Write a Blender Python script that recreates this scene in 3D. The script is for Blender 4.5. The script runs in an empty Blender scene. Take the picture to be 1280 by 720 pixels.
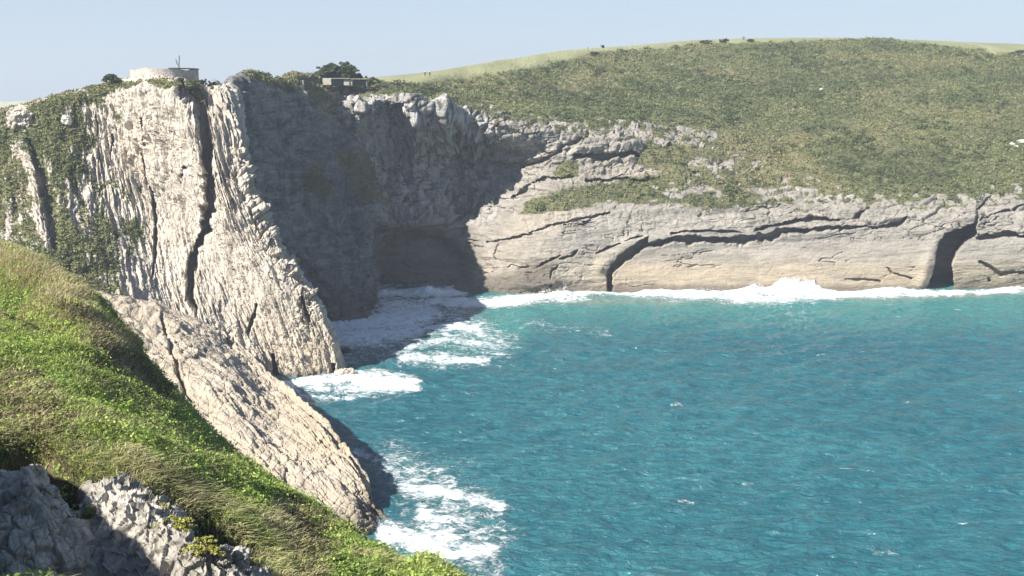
import bpy, math, random
import numpy as np
from mathutils import Vector, Matrix

rng = np.random.default_rng(7)
random.seed(7)
C = bpy.context.scene.collection
scene = bpy.context.scene

# ------------------------------------------------------------------ camera maths
H = 45.0                      # eye height above the sea (m)
F = 1372.0                    # focal length in photo pixels (1280 wide)
PITCH = math.atan(240 / F)
cp, sp = math.cos(PITCH), math.sin(PITCH)

def at(px, py, Y):
    a = (px - 640) / F; b = -(py - 360) / F
    dy = cp + b * sp; dz = -sp + b * cp
    t = Y / dy
    return np.array([a * t, Y, H + dz * t])

def sea(px, py, z=0.0):
    a = (px - 640) / F; b = -(py - 360) / F
    dy = cp + b * sp; dz = -sp + b * cp
    t = (z - H) / dz
    return np.array([a * t, dy * t, z])

def proj(P):
    x, y, z = P[..., 0], P[..., 1], P[..., 2] - H
    d = y * cp - z * sp
    u = y * sp + z * cp
    d = np.maximum(d, 1e-3)
    return 640 + F * x / d, 360 - F * u / d

# ------------------------------------------------------------------ noise
_p = np.random.default_rng(3).permutation(256); _p = np.concatenate([_p, _p, _p])
_g = np.random.default_rng(4).normal(size=(256, 3)); _g /= np.linalg.norm(_g, axis=1)[:, None]
def perlin(x, y, z=0.0):
    x = np.asarray(x, float); y = np.asarray(y, float) + 0 * x; z = np.asarray(z, float) + 0 * x
    xi = np.floor(x).astype(int); yi = np.floor(y).astype(int); zi = np.floor(z).astype(int)
    xf = x - xi; yf = y - yi; zf = z - zi
    xi &= 255; yi &= 255; zi &= 255
    u = xf**3 * (xf * (xf * 6 - 15) + 10); v = yf**3 * (yf * (yf * 6 - 15) + 10); w = zf**3 * (zf * (zf * 6 - 15) + 10)
    out = 0
    for dx in (0, 1):
        for dy in (0, 1):
            for dz in (0, 1):
                h = _p[_p[_p[xi + dx] + yi + dy] + zi + dz]
                g = _g[h]
                d = g[..., 0] * (xf - dx) + g[..., 1] * (yf - dy) + g[..., 2] * (zf - dz)
                out = out + d * (u if dx else 1 - u) * (v if dy else 1 - v) * (w if dz else 1 - w)
    return out * 1.6
def fbm(x, y, z=0.0, o=4, gain=0.5):
    s = 0; a = 1.0; t = 0
    for i in range(o):
        s = s + a * perlin(x * 2**i + 13.7 * i, y * 2**i + 5.1 * i, z * 2**i + 9.2 * i); t += a; a *= gain
    return s / t * 1.3
def ridged(x, y, z=0.0, o=4, gain=0.5):
    s = 0; a = 1.0; t = 0
    for i in range(o):
        s = s + a * (1 - 2 * np.abs(perlin(x * 2**i + 3.7 * i, y * 2**i + 8.1 * i, z * 2**i + 1.2 * i))); t += a; a *= gain
    return s / t
def sstep(a, b, x):
    t = np.clip((x - a) / (b - a), 0, 1)
    return t * t * (3 - 2 * t)
def terrace(x, n, sharp=0.25):
    k = x * n; f = np.floor(k); r = k - f
    return (f + sstep(0.5 - sharp, 0.5 + sharp, r)) / n
def blocks(x, y, z, seed=0.0):
    """worley style cells: gives a random value per cell and the edge distance"""
    xi = np.floor(x).astype(int); yi = np.floor(y).astype(int); zi = np.floor(z).astype(int)
    d1 = np.full(x.shape, 9.0); d2 = np.full(x.shape, 9.0); val = np.zeros(x.shape)
    for dx in (-1, 0, 1):
        for dy in (-1, 0, 1):
            for dz in (-1, 0, 1):
                h = _p[_p[_p[(xi + dx) & 255] + ((yi + dy) & 255)] + ((zi + dz) & 255)]
                g = _g[h]
                ex = xi + dx + 0.5 + g[..., 0] * 0.45 - x
                ey = yi + dy + 0.5 + g[..., 1] * 0.45 - y
                ez = zi + dz + 0.5 + g[..., 2] * 0.45 - z
                d = np.sqrt(ex * ex + ey * ey + ez * ez)
                closer = d < d1
                d2 = np.where(closer, d1, np.minimum(d2, d))
                val = np.where(closer, h / 255.0, val)
                d1 = np.where(closer, d, d1)
    return val, d2 - d1

# distance helpers working on the flat outline coordinates of a surface
def dline(X, Y, pts, w=None, aspect=1.0):
    """distance to a polyline; w gives a half width per point, interpolated; returns d/w if w"""
    best = np.full(X.shape, 1e9)
    for i in range(len(pts) - 1):
        ax, ay = pts[i]; bx, by = pts[i + 1]
        vx, vy = bx - ax, (by - ay) * aspect
        qx, qy = X - ax, (Y - ay) * aspect
        t = np.clip((qx * vx + qy * vy) / (vx * vx + vy * vy + 1e-9), 0, 1)
        d = np.hypot(qx - t * vx, qy - t * vy)
        if w is not None:
            d = d / (w[i] * (1 - t) + w[i + 1] * t)
        best = np.minimum(best, d)
    return best
def dpoly(X, Y, pts):
    """signed distance to polygon, negative inside"""
    pts = list(pts); n = len(pts)
    d = dline(X, Y, pts + [pts[0]])
    ins = np.zeros(X.shape, bool)
    j = n - 1
    for i in range(n):
        xi, yi = pts[i]; xj, yj = pts[j]
        c = ((yi > Y) != (yj > Y)) & (X < (xj - xi) * (Y - yi) / (yj - yi + 1e-12) + xi)
        ins ^= c; j = i
    return np.where(ins, -d, d)

# ------------------------------------------------------------------ mesh helpers
def tag(o, label=None, cat=None, group=None, kind=None):
    if label: o['label'] = label
    if cat: o['category'] = cat
    if group: o['group'] = group
    if kind: o['kind'] = kind
    return o

def link(me, name, mat=None, parent=None, loc=None):
    o = bpy.data.objects.new(name, me); C.objects.link(o)
    if mat is not None: me.materials.append(mat)
    if parent is not None: o.parent = parent
    if loc is not None: o.location = loc
    return o

def mesh_np(name, V, Q, attrs=None, smooth=True):
    """V (n,3), Q (m,k) all faces with k corners"""
    me = bpy.data.meshes.new(name)
    n = len(V); m, k = Q.shape
    me.vertices.add(n); me.vertices.foreach_set('co', np.ascontiguousarray(V, dtype=np.float32).ravel())
    me.loops.add(m * k); me.loops.foreach_set('vertex_index', np.ascontiguousarray(Q, dtype=np.int32).ravel())
    me.polygons.add(m)
    me.polygons.foreach_set('loop_start', np.arange(0, m * k, k, dtype=np.int32))
    me.polygons.foreach_set('loop_total', np.full(m, k, dtype=np.int32))
    me.polygons.foreach_set('use_smooth', np.full(m, smooth, dtype=bool))
    me.update(calc_edges=True)
    for a, v in (attrs or {}).items():
        at_ = me.attributes.new(a, 'FLOAT', 'POINT')
        at_.data.foreach_set('value', np.ascontiguousarray(v, dtype=np.float32).ravel())
    return me

def grid_faces(nu, nv, flip=False):
    i = np.arange(nu - 1)[:, None]; j = np.arange(nv - 1)[None, :]
    a = i * nv + j
    q = np.stack([a, a + nv, a + nv + 1, a + 1], -1).reshape(-1, 4)
    return q[:, ::-1] if flip else q

def catmull(A, t):
    """A (n,...) control, t param in [0,n-1]"""
    n = len(A)
    i = np.clip(np.floor(t).astype(int), 0, n - 2); f = t - i
    sh = (-1,) + (1,) * (A.ndim - 1); f = f.reshape(sh)
    p1 = A[i]; p2 = A[i + 1]
    p0 = np.where((i == 0).reshape(sh), 2 * p1 - p2, A[np.maximum(i - 1, 0)])
    p3 = np.where((i == n - 2).reshape(sh), 2 * p2 - p1, A[np.minimum(i + 2, n - 1)])
    m1 = (p2 - p0) * 0.42; m2 = (p3 - p1) * 0.42
    return (2 * f**3 - 3 * f**2 + 1) * p1 + (f**3 - 2 * f**2 + f) * m1 + (-2 * f**3 + 3 * f**2) * p2 + (f**3 - f**2) * m2

def spaced(segs):
    """list of sample counts per control interval -> params"""
    out = []
    for i, n in enumerate(segs):
        out.append(i + np.arange(n) / n)
    out.append(np.array([float(len(segs))]))
    return np.concatenate(out)

def loft(cols, useg, vseg):
    A = np.array(cols, float)           # (nc, nr, 3)
    u = spaced(useg); v = spaced(vseg)
    B = catmull(A, u)                   # (nu, nr, 3)
    B = np.swapaxes(catmull(np.swapaxes(B, 0, 1), v), 0, 1)
    U = u[:, None] + 0 * v[None, :]; W = v[None, :] + 0 * u[:, None]
    return B, U, W

def gnormal(P, sign=1):
    du = np.gradient(P, axis=0); dv = np.gradient(P, axis=1)
    N = np.cross(du, dv) * sign
    return N / (np.linalg.norm(N, axis=-1, keepdims=True) + 1e-9)

# ------------------------------------------------------------------ materials
class NT:
    def __init__(self, name):
        self.m = bpy.data.materials.new(name); self.m.use_nodes = True
        self.t = self.m.node_tree; self.t.nodes.clear()
        self.out = self.n('ShaderNodeOutputMaterial')
        self.b = self.n('ShaderNodeBsdfPrincipled')
        self.l(self.b.outputs[0], self.out.inputs[0])
    def n(self, k, **kw):
        x = self.t.nodes.new(k)
        for a, b in kw.items(): setattr(x, a, b)
        return x
    def l(self, a, b): self.t.links.new(a, b)
    def put(self, v, s):
        if isinstance(v, bpy.types.NodeSocket): self.l(v, s)
        elif isinstance(v, (tuple, list)): s.default_value = (*v, 1) if len(v) == 3 and s.type == 'RGBA' else v
        else: s.default_value = v
    def attr(self, name): return self.n('ShaderNodeAttribute', attribute_name=name).outputs['Fac']
    def pos(self, scale=(1, 1, 1), rot=(0, 0, 0)):
        g = self.n('ShaderNodeNewGeometry'); mp = self.n('ShaderNodeMapping')
        mp.inputs['Scale'].default_value = scale; mp.inputs['Rotation'].default_value = rot
        self.l(g.outputs['Position'], mp.inputs['Vector']); return mp.outputs[0]
    def noise(self, vec, s, d=6, r=0.6, dist=0.0):
        x = self.n('ShaderNodeTexNoise'); self.l(vec, x.inputs['Vector'])
        x.inputs['Scale'].default_value = s; x.inputs['Detail'].default_value = d
        x.inputs['Roughness'].default_value = r; x.inputs['Distortion'].default_value = dist
        return x.outputs['Fac']
    def vor(self, vec, s, feat='DISTANCE_TO_EDGE'):
        x = self.n('ShaderNodeTexVoronoi', feature=feat); self.l(vec, x.inputs['Vector'])
        x.inputs['Scale'].default_value = s; return x.outputs[0]
    def ss(self, x, a, b, lo=0.0, hi=1.0):
        r = self.n('ShaderNodeMapRange'); r.interpolation_type = 'SMOOTHSTEP'
        self.put(x, r.inputs[0]); r.inputs[1].default_value = a; r.inputs[2].default_value = b
        r.inputs[3].default_value = lo; r.inputs[4].default_value = hi; return r.outputs[0]
    def mix(self, f, a, b, mode='MIX'):
        x = self.n('ShaderNodeMix', data_type='RGBA', blend_type=mode)
        self.put(f, x.inputs[0]); self.put(a, x.inputs[6]); self.put(b, x.inputs[7]); return x.outputs[2]
    def math(self, op, a, b=0.0, clamp=False):
        x = self.n('ShaderNodeMath', operation=op); x.use_clamp = clamp
        self.put(a, x.inputs[0]); self.put(b, x.inputs[1]); return x.outputs[0]
    def ramp(self, f, stops):
        x = self.n('ShaderNodeValToRGB'); self.l(f, x.inputs[0]); e = x.color_ramp.elements
        while len(e) < len(stops): e.new(0.5)
        for el, (p, c) in zip(e, stops): el.position = p; el.color = (*c, 1)
        return x.outputs[0]
    def bump(self, h, strength, dist):
        x = self.n('ShaderNodeBump'); self.l(h, x.inputs['Height'])
        x.inputs['Strength'].default_value = strength; x.inputs['Distance'].default_value = dist
        self.l(x.outputs[0], self.b.inputs['Normal']); return x.outputs[0]
    def base(self, c, rough=0.9, spec=0.25):
        self.put(c, self.b.inputs['Base Color']); self.put(rough, self.b.inputs['Roughness'])
        self.b.inputs['Specular IOR Level'].default_value = spec
        return self.m

def rock_material(name, strata_scale, strata_rot, light, mid, dark, veg_a, veg_b, det=1.0, bumpd=0.35, crk=1.0):
    n = NT(name)
    p = n.pos(); ps = n.pos(strata_scale, strata_rot)
    big = n.noise(p, 0.06, 4, 0.55)
    med = n.noise(ps, 0.45, 6, 0.62, 0.4)
    fine = n.noise(p, 2.2 * det, 7, 0.7)
    str_ = n.noise(ps, 1.6, 5, 0.6, 0.3)
    c = n.ramp(med, [(0.30, dark), (0.46, mid), (0.62, light)])
    c = n.mix(n.ss(big, 0.35, 0.65, 0.0, 0.5), c, mid)
    c = n.mix(n.ss(fine, 0.38, 0.62, 0.30, 0.0), c, dark)
    crack = n.vor(ps, 0.9)
    c = n.mix(n.math('MULTIPLY', n.ss(crack, 0.0, 0.03, 0.30, 0.0), n.ss(big, .42, .6, 0.0, crk)), c, [x * 0.45 for x in dark])
    c = n.mix(n.ss(str_, 0.36, 0.52, 0.42, 0.0), c, dark)
    stn = n.noise(n.pos((.5, .5, .07)), 1.0, 6, .65, .5)
    c = n.mix(n.math('MULTIPLY', n.attr('stain'), n.ss(stn, .42, .62)), c, (.42, .42, .42))
    c = n.mix(n.math('MULTIPLY', n.attr('stain'), n.ss(stn, .5, .36, 0, .9)), c, (.045, .045, .05))
    # warm and rusty stain, damp foot and painted cove shade
    warm = n.attr('warm')
    c = n.mix(n.math('MULTIPLY', warm, n.ss(med, 0.3, 0.6, 0.5, 0.95)), c, (0.47, 0.37, 0.24))
    wet_shade = n.attr('wet_shade')
    c = n.mix(n.math('MULTIPLY', wet_shade, 0.85), c, (0.085, 0.07, 0.052))
    # plant cover
    veg = n.attr('veg')
    vn = n.math('ADD', n.math('MULTIPLY', n.noise(ps, 0.35, 7, 0.68), 1.0), n.math('MULTIPLY', n.noise(p, 1.3, 5, 0.7), 0.5))
    vf = n.ss(n.math('ADD', veg, n.math('MULTIPLY', n.math('SUBTRACT', vn, 0.75), 1.7)), 0.42, 0.58)
    vc = n.ramp(n.noise(p, 0.22, 6, 0.7), [(0.3, veg_b), (0.55, veg_a), (0.72, [x * 1.25 for x in veg_a])])
    vc = n.mix(n.ss(n.noise(p, 1.7, 6, 0.7), 0.35, 0.6, 0.65, 0.0), vc, [x * 0.5 for x in veg_b])
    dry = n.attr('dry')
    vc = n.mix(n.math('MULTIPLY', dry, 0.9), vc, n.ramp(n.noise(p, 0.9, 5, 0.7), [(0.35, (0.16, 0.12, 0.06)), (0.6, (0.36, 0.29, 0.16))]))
    c = n.mix(vf, c, vc)
    h = n.math('ADD', n.math('MULTIPLY', str_, 0.8), n.math('MULTIPLY', fine, 0.8))
    h = n.math('ADD', h, n.math('MULTIPLY', n.ss(crack, 0.0, 0.08), 0.5 * crk))
    n.bump(h, 0.8, bumpd)
    return n.base(c, 0.92, 0.15)

ROCK = dict(light=(0.64, 0.575, 0.485), mid=(0.52, 0.465, 0.39), dark=(0.30, 0.265, 0.22))
GREY = dict(light=(0.40, 0.365, 0.315), mid=(0.30, 0.275, 0.235), dark=(0.165, 0.15, 0.135))
M_left = rock_material('pale_vertical_limestone', (1.0, 0.8, 0.14), (0, 0.10, 0.0), veg_a=(0.115, 0.13, 0.050), veg_b=(0.075, 0.082, 0.034), **ROCK)
M_slab = rock_material('pale_bedded_slab', (0.9, 0.4, 0.9), (0, 0.0, 0.35), veg_a=(0.11, 0.12, 0.05), veg_b=(0.07, 0.08, 0.035), det=1.6, bumpd=0.3, light=(0.52, 0.465, 0.39), mid=(0.41, 0.365, 0.305), dark=(0.23, 0.20, 0.165))
M_far = rock_material('grey_limestone_and_heath', (0.22, 0.4, 1.2), (0, -0.06, 0), veg_a=(0.135, 0.14, 0.068), veg_b=(0.085, 0.088, 0.045), bumpd=0.5, crk=.25, **GREY)
M_shade = rock_material('shaded_dipping_limestone', (0.35, 0.35, 1.5), (0.5, 0.75, 0.3), veg_a=(0.13, 0.125, 0.055), veg_b=(0.08, 0.08, 0.035), bumpd=0.6,
                        light=(0.36, 0.345, 0.32), mid=(0.165, 0.16, 0.15), dark=(0.055, 0.055, 0.055))  # flank's shade is put into this colour: limestone darkened throughout

def leaf_material(name, stops, rough=0.7, trans=0.25):
    n = NT(name)
    c = n.ramp(n.attr('tint'), stops)
    n.base(c, rough, 0.2)
    if trans:
        tr = n.n('ShaderNodeBsdfTranslucent'); n.put(c, tr.inputs[0])
        mx = n.n('ShaderNodeMixShader'); mx.inputs[0].default_value = trans
        n.l(n.b.outputs[0], mx.inputs[1]); n.l(tr.outputs[0], mx.inputs[2]); n.l(mx.outputs[0], n.out.inputs[0])
    return n.m
def plain(name, col, rough=0.85, var=0.25, scale=3.0, bump=0.0):
    n = NT(name)
    f = n.noise(n.pos(), scale, 5, 0.65)
    c = n.mix(n.ss(f, 0.3, 0.7), [x * (1 - var) for x in col], [min(1, x * (1 + var)) for x in col])
    if bump: n.bump(f, 0.7, bump)
    return n.base(c, rough, 0.2)

# ------------------------------------------------------------------ FAR CLIFF + HILL  (one sheet of land round the back of the cove)
def P3(l): return [at(*q) if len(q) == 3 else np.array(q[:3]) for q in l]
def wl(px, py, d=0):                                   # on the water line, and 3 m below it
    s = sea(px, py); return s
# rows: 0 under water, 1 water line, 2,3 low wall, 4,5 middle, 6 rock top, 7,8 slope, 9 skyline, 10 behind, 11 far behind
def fcol(px, yw, r2, r3, r4, r5, r6, r7, r8, r9):
    w = sea(px, yw)
    if px >= 580:
        k_ = max(0, w[1] - 249.2)
        r2, r3, r4, r5, r6, r7, r8, r9 = [(q[0], q[1] + k_) for q in (r2, r3, r4, r5, r6, r7, r8, r9)]
    top = at(px, *r9)
    under = w + np.array([0, -2.0, -4.0])
    b1 = top + np.array([top[0] * 0.3, 90, 1.5]); b2 = top + np.array([top[0] * 1.2, 420, -8.0])
    return [under, w, at(px, *r2), at(px, *r3), at(px, *r4), at(px, *r5), at(px, *r6), at(px, *r7), at(px, *r8), top, b1, b2]
fc = [
 fcol(360, 352, (320, 262), (280, 262), (240, 262), (190, 262), (150, 264), (120, 272), (112, 284), (106, 300)),
 fcol(440, 357, (325, 262), (285, 262), (240, 261), (190, 258), (140, 256), (116, 266), (108, 280), (103, 296)),
 fcol(480, 358, (325, 262), (285, 266), (240, 268), (190, 268), (128, 257), (112, 268), (105, 282), (100.5, 300)),
 fcol(530, 359, (325, 262), (285, 268), (240, 273), (190, 272), (132, 258), (115, 270), (103, 285), (94.5, 310)),
 fcol(580, 362, (325, 258), (285, 268), (240, 276), (195, 278), (147, 262), (128, 276), (105, 300), (86.5, 325)),
 fcol(640, 366, (330, 252), (290, 258), (250, 266), (205, 276), (158, 266), (138, 285), (102, 315), (76, 345)),
 fcol(700, 366, (330, 250), (290, 254), (250, 260), (210, 268), (165, 272), (140, 292), (100, 328), (66, 362)),
 fcol(780, 365, (330, 251), (290, 255), (250, 261), (212, 270), (172, 278), (140, 298), (98, 336), (60, 378)),
 fcol(870, 365, (330, 252), (290, 256), (262, 260), (228, 268), (185, 280), (145, 302), (98, 342), (52.5, 388)),
 fcol(960, 364, (330, 252), (292, 256), (268, 259), (245, 265), (200, 280), (152, 304), (98, 344), (50, 392)),
 fcol(1050, 363, (330, 251), (290, 254), (262, 258), (242, 264), (200, 280), (152, 304), (98, 344), (50, 392)),
 fcol(1150, 362, (328, 249), (288, 252), (262, 256), (240, 262), (200, 278), (152, 302), (98, 342), (53, 390)),
 fcol(1240, 361, (326, 247), (288, 250), (264, 254), (242, 260), (200, 276), (152, 300), (98, 340), (57, 388)),
 fcol(1360, 360, (326, 245), (288, 248), (264, 252), (242, 258), (200, 274), (152, 298), (98, 338), (60, 385)),
 fcol(1700, 358, (326, 243), (288, 246), (262, 250), (240, 256), (198, 272), (152, 296), (98, 336), (62, 380)),
]
Bf, Uf, Vf = loft(fc, [14, 50, 62, 62, 74, 76, 96, 108, 106, 106, 112, 106, 80, 24], [6, 50, 56, 50, 56, 60, 44, 56, 44, 10, 6])
Nf = gnormal(Bf)
Dc = np.zeros(Bf.shape[:2])
if Nf[200, 100, 1] > 0: Nf = -Nf
fx, fy = proj(Bf)
X, Y_, Z = Bf[..., 0], Bf[..., 1], Bf[..., 2]
jx = fx + 5 * fbm(X * .12, Z * .25, Y_ * .1, 4); jy = fy + 3.5 * fbm(X * .15 + 9, Z * .3, Y_ * .1, 4)
jx2 = fx + 1.6 * fbm(X * .8, Z * .9, Y_ * .3, 3); jy2 = fy + 1.6 * fbm(X * .8 + 9, Z * .9, Y_ * .3, 3)
# where plants grow -------------------------------------------------
rockline = [(360, 128), (440, 122), (455, 120), (500, 118), (540, 126), (590, 138), (640, 150), (690, 152), (720, 158), (780, 160), (830, 168), (890, 176), (880, 190), (940, 205), (960, 232), (1010, 240), (1080, 248), (1150, 250), (1200, 246), (1290, 240), (1400, 238), (1800, 236)]
rl = np.interp(jx, [a for a, b in rockline], [b for a, b in rockline])
veg = sstep(10, -10, jy - rl)
def addveg(pts, soft=10, amt=1.0):
    global veg
    veg = np.maximum(veg, amt * sstep(soft, -soft, dpoly(jx, jy, pts)))
def subveg(pts, soft=6, amt=1.0):
    global veg
    veg = veg * (1 - amt * sstep(soft, -soft, dpoly(jx, jy, pts)))
addveg([(650, 268), (660, 250), (720, 232), (800, 222), (870, 200), (930, 200), (1000, 235), (990, 250), (900, 262), (840, 255), (760, 254), (700, 262)], 8)
addveg([(690, 215), (700, 200), (722, 200), (724, 222), (700, 226)], 5, .9)
addveg([(790, 205), (810, 175), (850, 180), (930, 190), (1000, 235), (900, 240)], 7, .9)
subveg([(818, 175), (850, 160), (900, 168), (890, 178), (850, 182), (825, 184)], 3)
subveg([(835, 236), (860, 230), (890, 236), (880, 246), (850, 247)], 4, .8)
subveg([(850, 206), (870, 201), (925, 203), (925, 209), (870, 211)], 3, .8)
subveg([(930, 240), (970, 234), (1005, 238), (1000, 246), (940, 250)], 4, .7)
subveg([(1225, 60), (1238, 62), (1250, 70), (1236, 68)], 1.5, .8)
spk = fbm(X * .35, Y_ * .3, Z * .8, 4)
edge = np.exp(-((jy - rl - 2) / 14)**2) * (jx > 600) + .9 * np.exp(-(dline(jx, jy, [(830, 240), (930, 215), (1000, 245)]) / 26)**2)
veg = veg * (1 - np.clip(edge, 0, 1) * sstep(.02, .25, spk)) + (1 - veg) * np.clip(edge, 0, 1) * .8 * sstep(-.02, -.3, spk)
veg = np.clip(veg, 0, 1)
dry = sstep(70, 20, jy - 0) * 0
dry = 0.35 * sstep(-.1, .5, fbm(X * .03, Y_ * .03, 1.0, 4)) * (jy < 250)
dry = np.clip(dry + 0.5 * np.exp(-((jx - 710) / 40)**2 - ((jy - 100) / 8)**2), 0, 1)
# pale mown grass along the skyline
lawn = (.75 + .25 * np.clip(fbm(X * .1, Y_ * .02, 0, 3) * 2, -1, 1)) * sstep(-4, 4, np.interp(jx, [430, 480, 560, 640, 700, 760, 1100, 1180, 1290, 1400], [98, 104, 102, 90, 76, 64, 49, 60, 72, 74]) - jy)
# displacement ------------------------------------------------------
rockm = 1 - veg
strat = fbm(X * .03, Y_ * .05, Z * .45 - X * .028, 4)
D = rockm * (0.9 * terrace(strat * 1.2, 5, .2) + 0.55 * ridged(X * .10, Y_ * .1, Z * .30 - X * .02, 4) + 0.25 * fbm(X * .6, Y_ * .6, Z * .9, 4))
bv, be = blocks(X * .16 + .4 * strat, Y_ * .12, Z * .42 - X * .03)
cragm = np.clip(sstep(60, 10, np.abs(jy - rl)) * rockm + .35 * rockm, 0, 1)
D += cragm * (1.0 * (bv - .5) - 0.6 * sstep(.12, 0, be))
head = rockm * sstep(640, 600, jx) * sstep(300, 270, jy + .3 * (jx - 500))
bvh, beh = blocks(X * .30 + Z * .08, Y_ * .25, Z * .34 - X * .06); bvh2, beh2 = blocks(X * .8, Y_ * .6, Z * .9)
D += head * (1.9 * (bvh - .5) - .9 * sstep(.14, 0, beh) + .7 * (bvh2 - .5) + 1.0 * ridged(X * .25 + Z * .12, Y_ * .1, Z * .05, 3))
mid_ = rockm * sstep(330, 200, jy) * sstep(600, 640, jx)
D += mid_ * (.8 * (bvh - .5) + .4 * (bvh2 - .5) - .3 * sstep(.1, 0, beh))
smoothlow = sstep(285, 310, jy) * sstep(620, 800, jx)             # smooth pale band above the surf
D *= (1 - 0.72 * smoothlow)
D += veg * (1 - .9 * np.clip(lawn, 0, 1)) * (0.9 * fbm(X * .16, Y_ * .16, Z * .16, 4) + 1.3 * fbm(X * .035, Y_ * .035, 0, 3)) * sstep(0, 30, jy - 40) 
D += veg * 0.35 * np.abs(fbm(X * .7, Y_ * .7, Z * .7, 3))
HILL = True; WJ = 1.0
def cut(pts, w, depth, soft=0.5):
    global D
    d = dline(jx2, jy2, pts, w) * WJ
    q = depth * sstep(1.0 + soft * .5, 1.0 - soft, d)
    if HILL: Dc[:] = np.maximum(Dc, q)
    else: D -= q
def cutpoly(pts, depth, soft=1.5):
    global D
    q = depth * sstep(soft, -soft, dpoly(jx2, jy2, pts))
    if HILL: Dc[:] = np.maximum(Dc, q)
    else: D -= q
def lip(pts, w, h):
    global D
    D += h * np.exp(-dline(jx, jy, pts, w)**2)
WJ = 1 + .75 * fbm(X * .30, Y_ * .3, Z * .5, 3)
cf = np.abs(fbm(X * .05 + .5 * fbm(X * .1, Z * .3, 0, 3), Z * .26 - X * .030, 3.3, 4)); cm = sstep(.0, .3, fbm(X * .06, Z * .12, 6.0, 3))
Dc = np.maximum(Dc, 1.5 * sstep(.035, .008, cf) * cm * rockm * (1 - .65 * smoothlow))
cf = np.abs(fbm(X * .16, Z * .30 + X * .05, 9.3, 3)); Dc = np.maximum(Dc, .8 * sstep(.03, .005, cf) * sstep(.05, .35, fbm(X * .07 + 4, Z * .12, 2.0, 3)) * rockm * (1 - .8 * smoothlow))
# overhanging ledge sweeping right from the crack
lip([(748, 335), (790, 306), (850, 298), (930, 300), (1000, 285), (1080, 282)], [8, 9, 9, 9, 8, 6], 1.4)
cut([(763, 364), (761, 345), (765, 334), (790, 318), (806, 306)], [2.2, 2.6, 3, 4, 2], 5)
cutpoly([(764, 338), (772, 322), (800, 304), (810, 300), (808, 308), (796, 318), (778, 330), (768, 340)], 5)
cut([(800, 312), (840, 302), (885, 303), (915, 303), (955, 300), (985, 292), (1010, 290)], [2.4, 3.6, 2.8, 3.8, 4.4, 3.0, 2.0], 4.5)
cut([(838, 295), (880, 291), (925, 294)], [1.6, 2.0, 1.4], 2.5)
cut([(945, 290), (975, 283), (1010, 277), (1045, 278)], [1.8, 4.4, 5.4, 1.8], 3.5)
cut([(1000, 290), (1050, 288), (1095, 284)], [1.3, 1.6, 1.3], 2.5)
cut([(1092, 286), (1122, 280), (1132, 274)], [2.2, 3.0, 1.2], 3)
cut([(1040, 276), (1065, 274), (1086, 260)], [1.2, 1.6, 2], 2)
cut([(672, 334), (690, 324), (700, 320)], [1.2, 2.4, 1.2], 2)
cut([(700, 324), (715, 320), (722, 314)], [1, 2.4, 1.2], 2)
cut([(745, 318), (760, 310), (774, 307)], [1, 2.6, 1.2], 2.2)
cut([(780, 304), (795, 299), (802, 297)], [1, 2.2, 1], 2)
cut([(662, 292), (690, 282), (735, 272), (762, 268)], [1, 1.5, 1.6, 1], 1.6)
cut([(610, 303), (640, 300), (665, 293)], [1, 1.4, 1], 1.5)
cut([(676, 362), (682, 357), (688, 356)], [1.5, 2.2, 1.2], 2)
cut([(688, 348), (690, 338), (698, 332)], [1, 1.3, 1], 1.5)
cut([(621, 325), (619, 318), (623, 305)], [1, 1.3, 1], 1.2)
# ledges of the mid crag
cut([(718, 197), (760, 199), (798, 196)], [2.2, 4.2, 2.6], 4.5)
lip([(718, 189), (760, 188), (800, 184)], [6, 7, 6], 1.8)
cut([(733, 226), (770, 224), (800, 228), (826, 222)], [1, 1.8, 2.2, 1.6], 2.5)
cut([(640, 246), (680, 226), (715, 222)], [1.5, 3, 3], 2.5)
cut([(700, 185), (718, 178), (735, 168)], [2, 3, 2], 2.5)
cut([(650, 212), (680, 200), (700, 190)], [1.4, 2, 1.4], 2)
cut([(832, 186), (846, 178), (850, 170)], [2, 2.5, 2], 2)
cut([(860, 176), (875, 173), (892, 170)], [1.2, 1.8, 1], 1.6)
# sea cave on the right with its ledges
cave = [(1158, 362), (1166, 345), (1169, 325), (1171, 308), (1180, 295), (1200, 287), (1214, 282), (1219, 280), (1220, 296), (1204, 306), (1194, 318), (1189, 330), (1191, 345), (1192, 366)]
cutpoly(cave, 16, 1.2)
lip([(1150, 350), (1160, 320), (1170, 298), (1200, 278), (1222, 272)], [8, 9, 9, 8, 6], 1.0)
cut([(1212, 300), (1236, 298), (1258, 293), (1275, 296), (1290, 294)], [2.2, 3.4, 3.8, 1.6, 2.5], 3.5)
cut([(1219, 280), (1222, 262), (1238, 246)], [2.2, 1.5, 1.2], 2.2)
cut([(1224, 276), (1250, 264), (1290, 256)], [1, 1.5, 1], 1.6)
cut([(1225, 328), (1240, 336), (1252, 343), (1266, 340), (1300, 341)], [2, 2.2, 2.4, 1.6, 2], 2.0)
cut([(1236, 350), (1237, 347)], [1.5, 1.2], 1.5)
cut([(1056, 349), (1090, 350), (1100, 352)], [1, 1.5, 1], 1.2)
cut([(1108, 334), (1116, 342), (1140, 348)], [1, 1.5, 1], 1.0)
cutpoly([(462, 375), (466, 335), (480, 305), (510, 292), (550, 296), (580, 322), (586, 345), (584, 375)], 9, 13)
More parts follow.
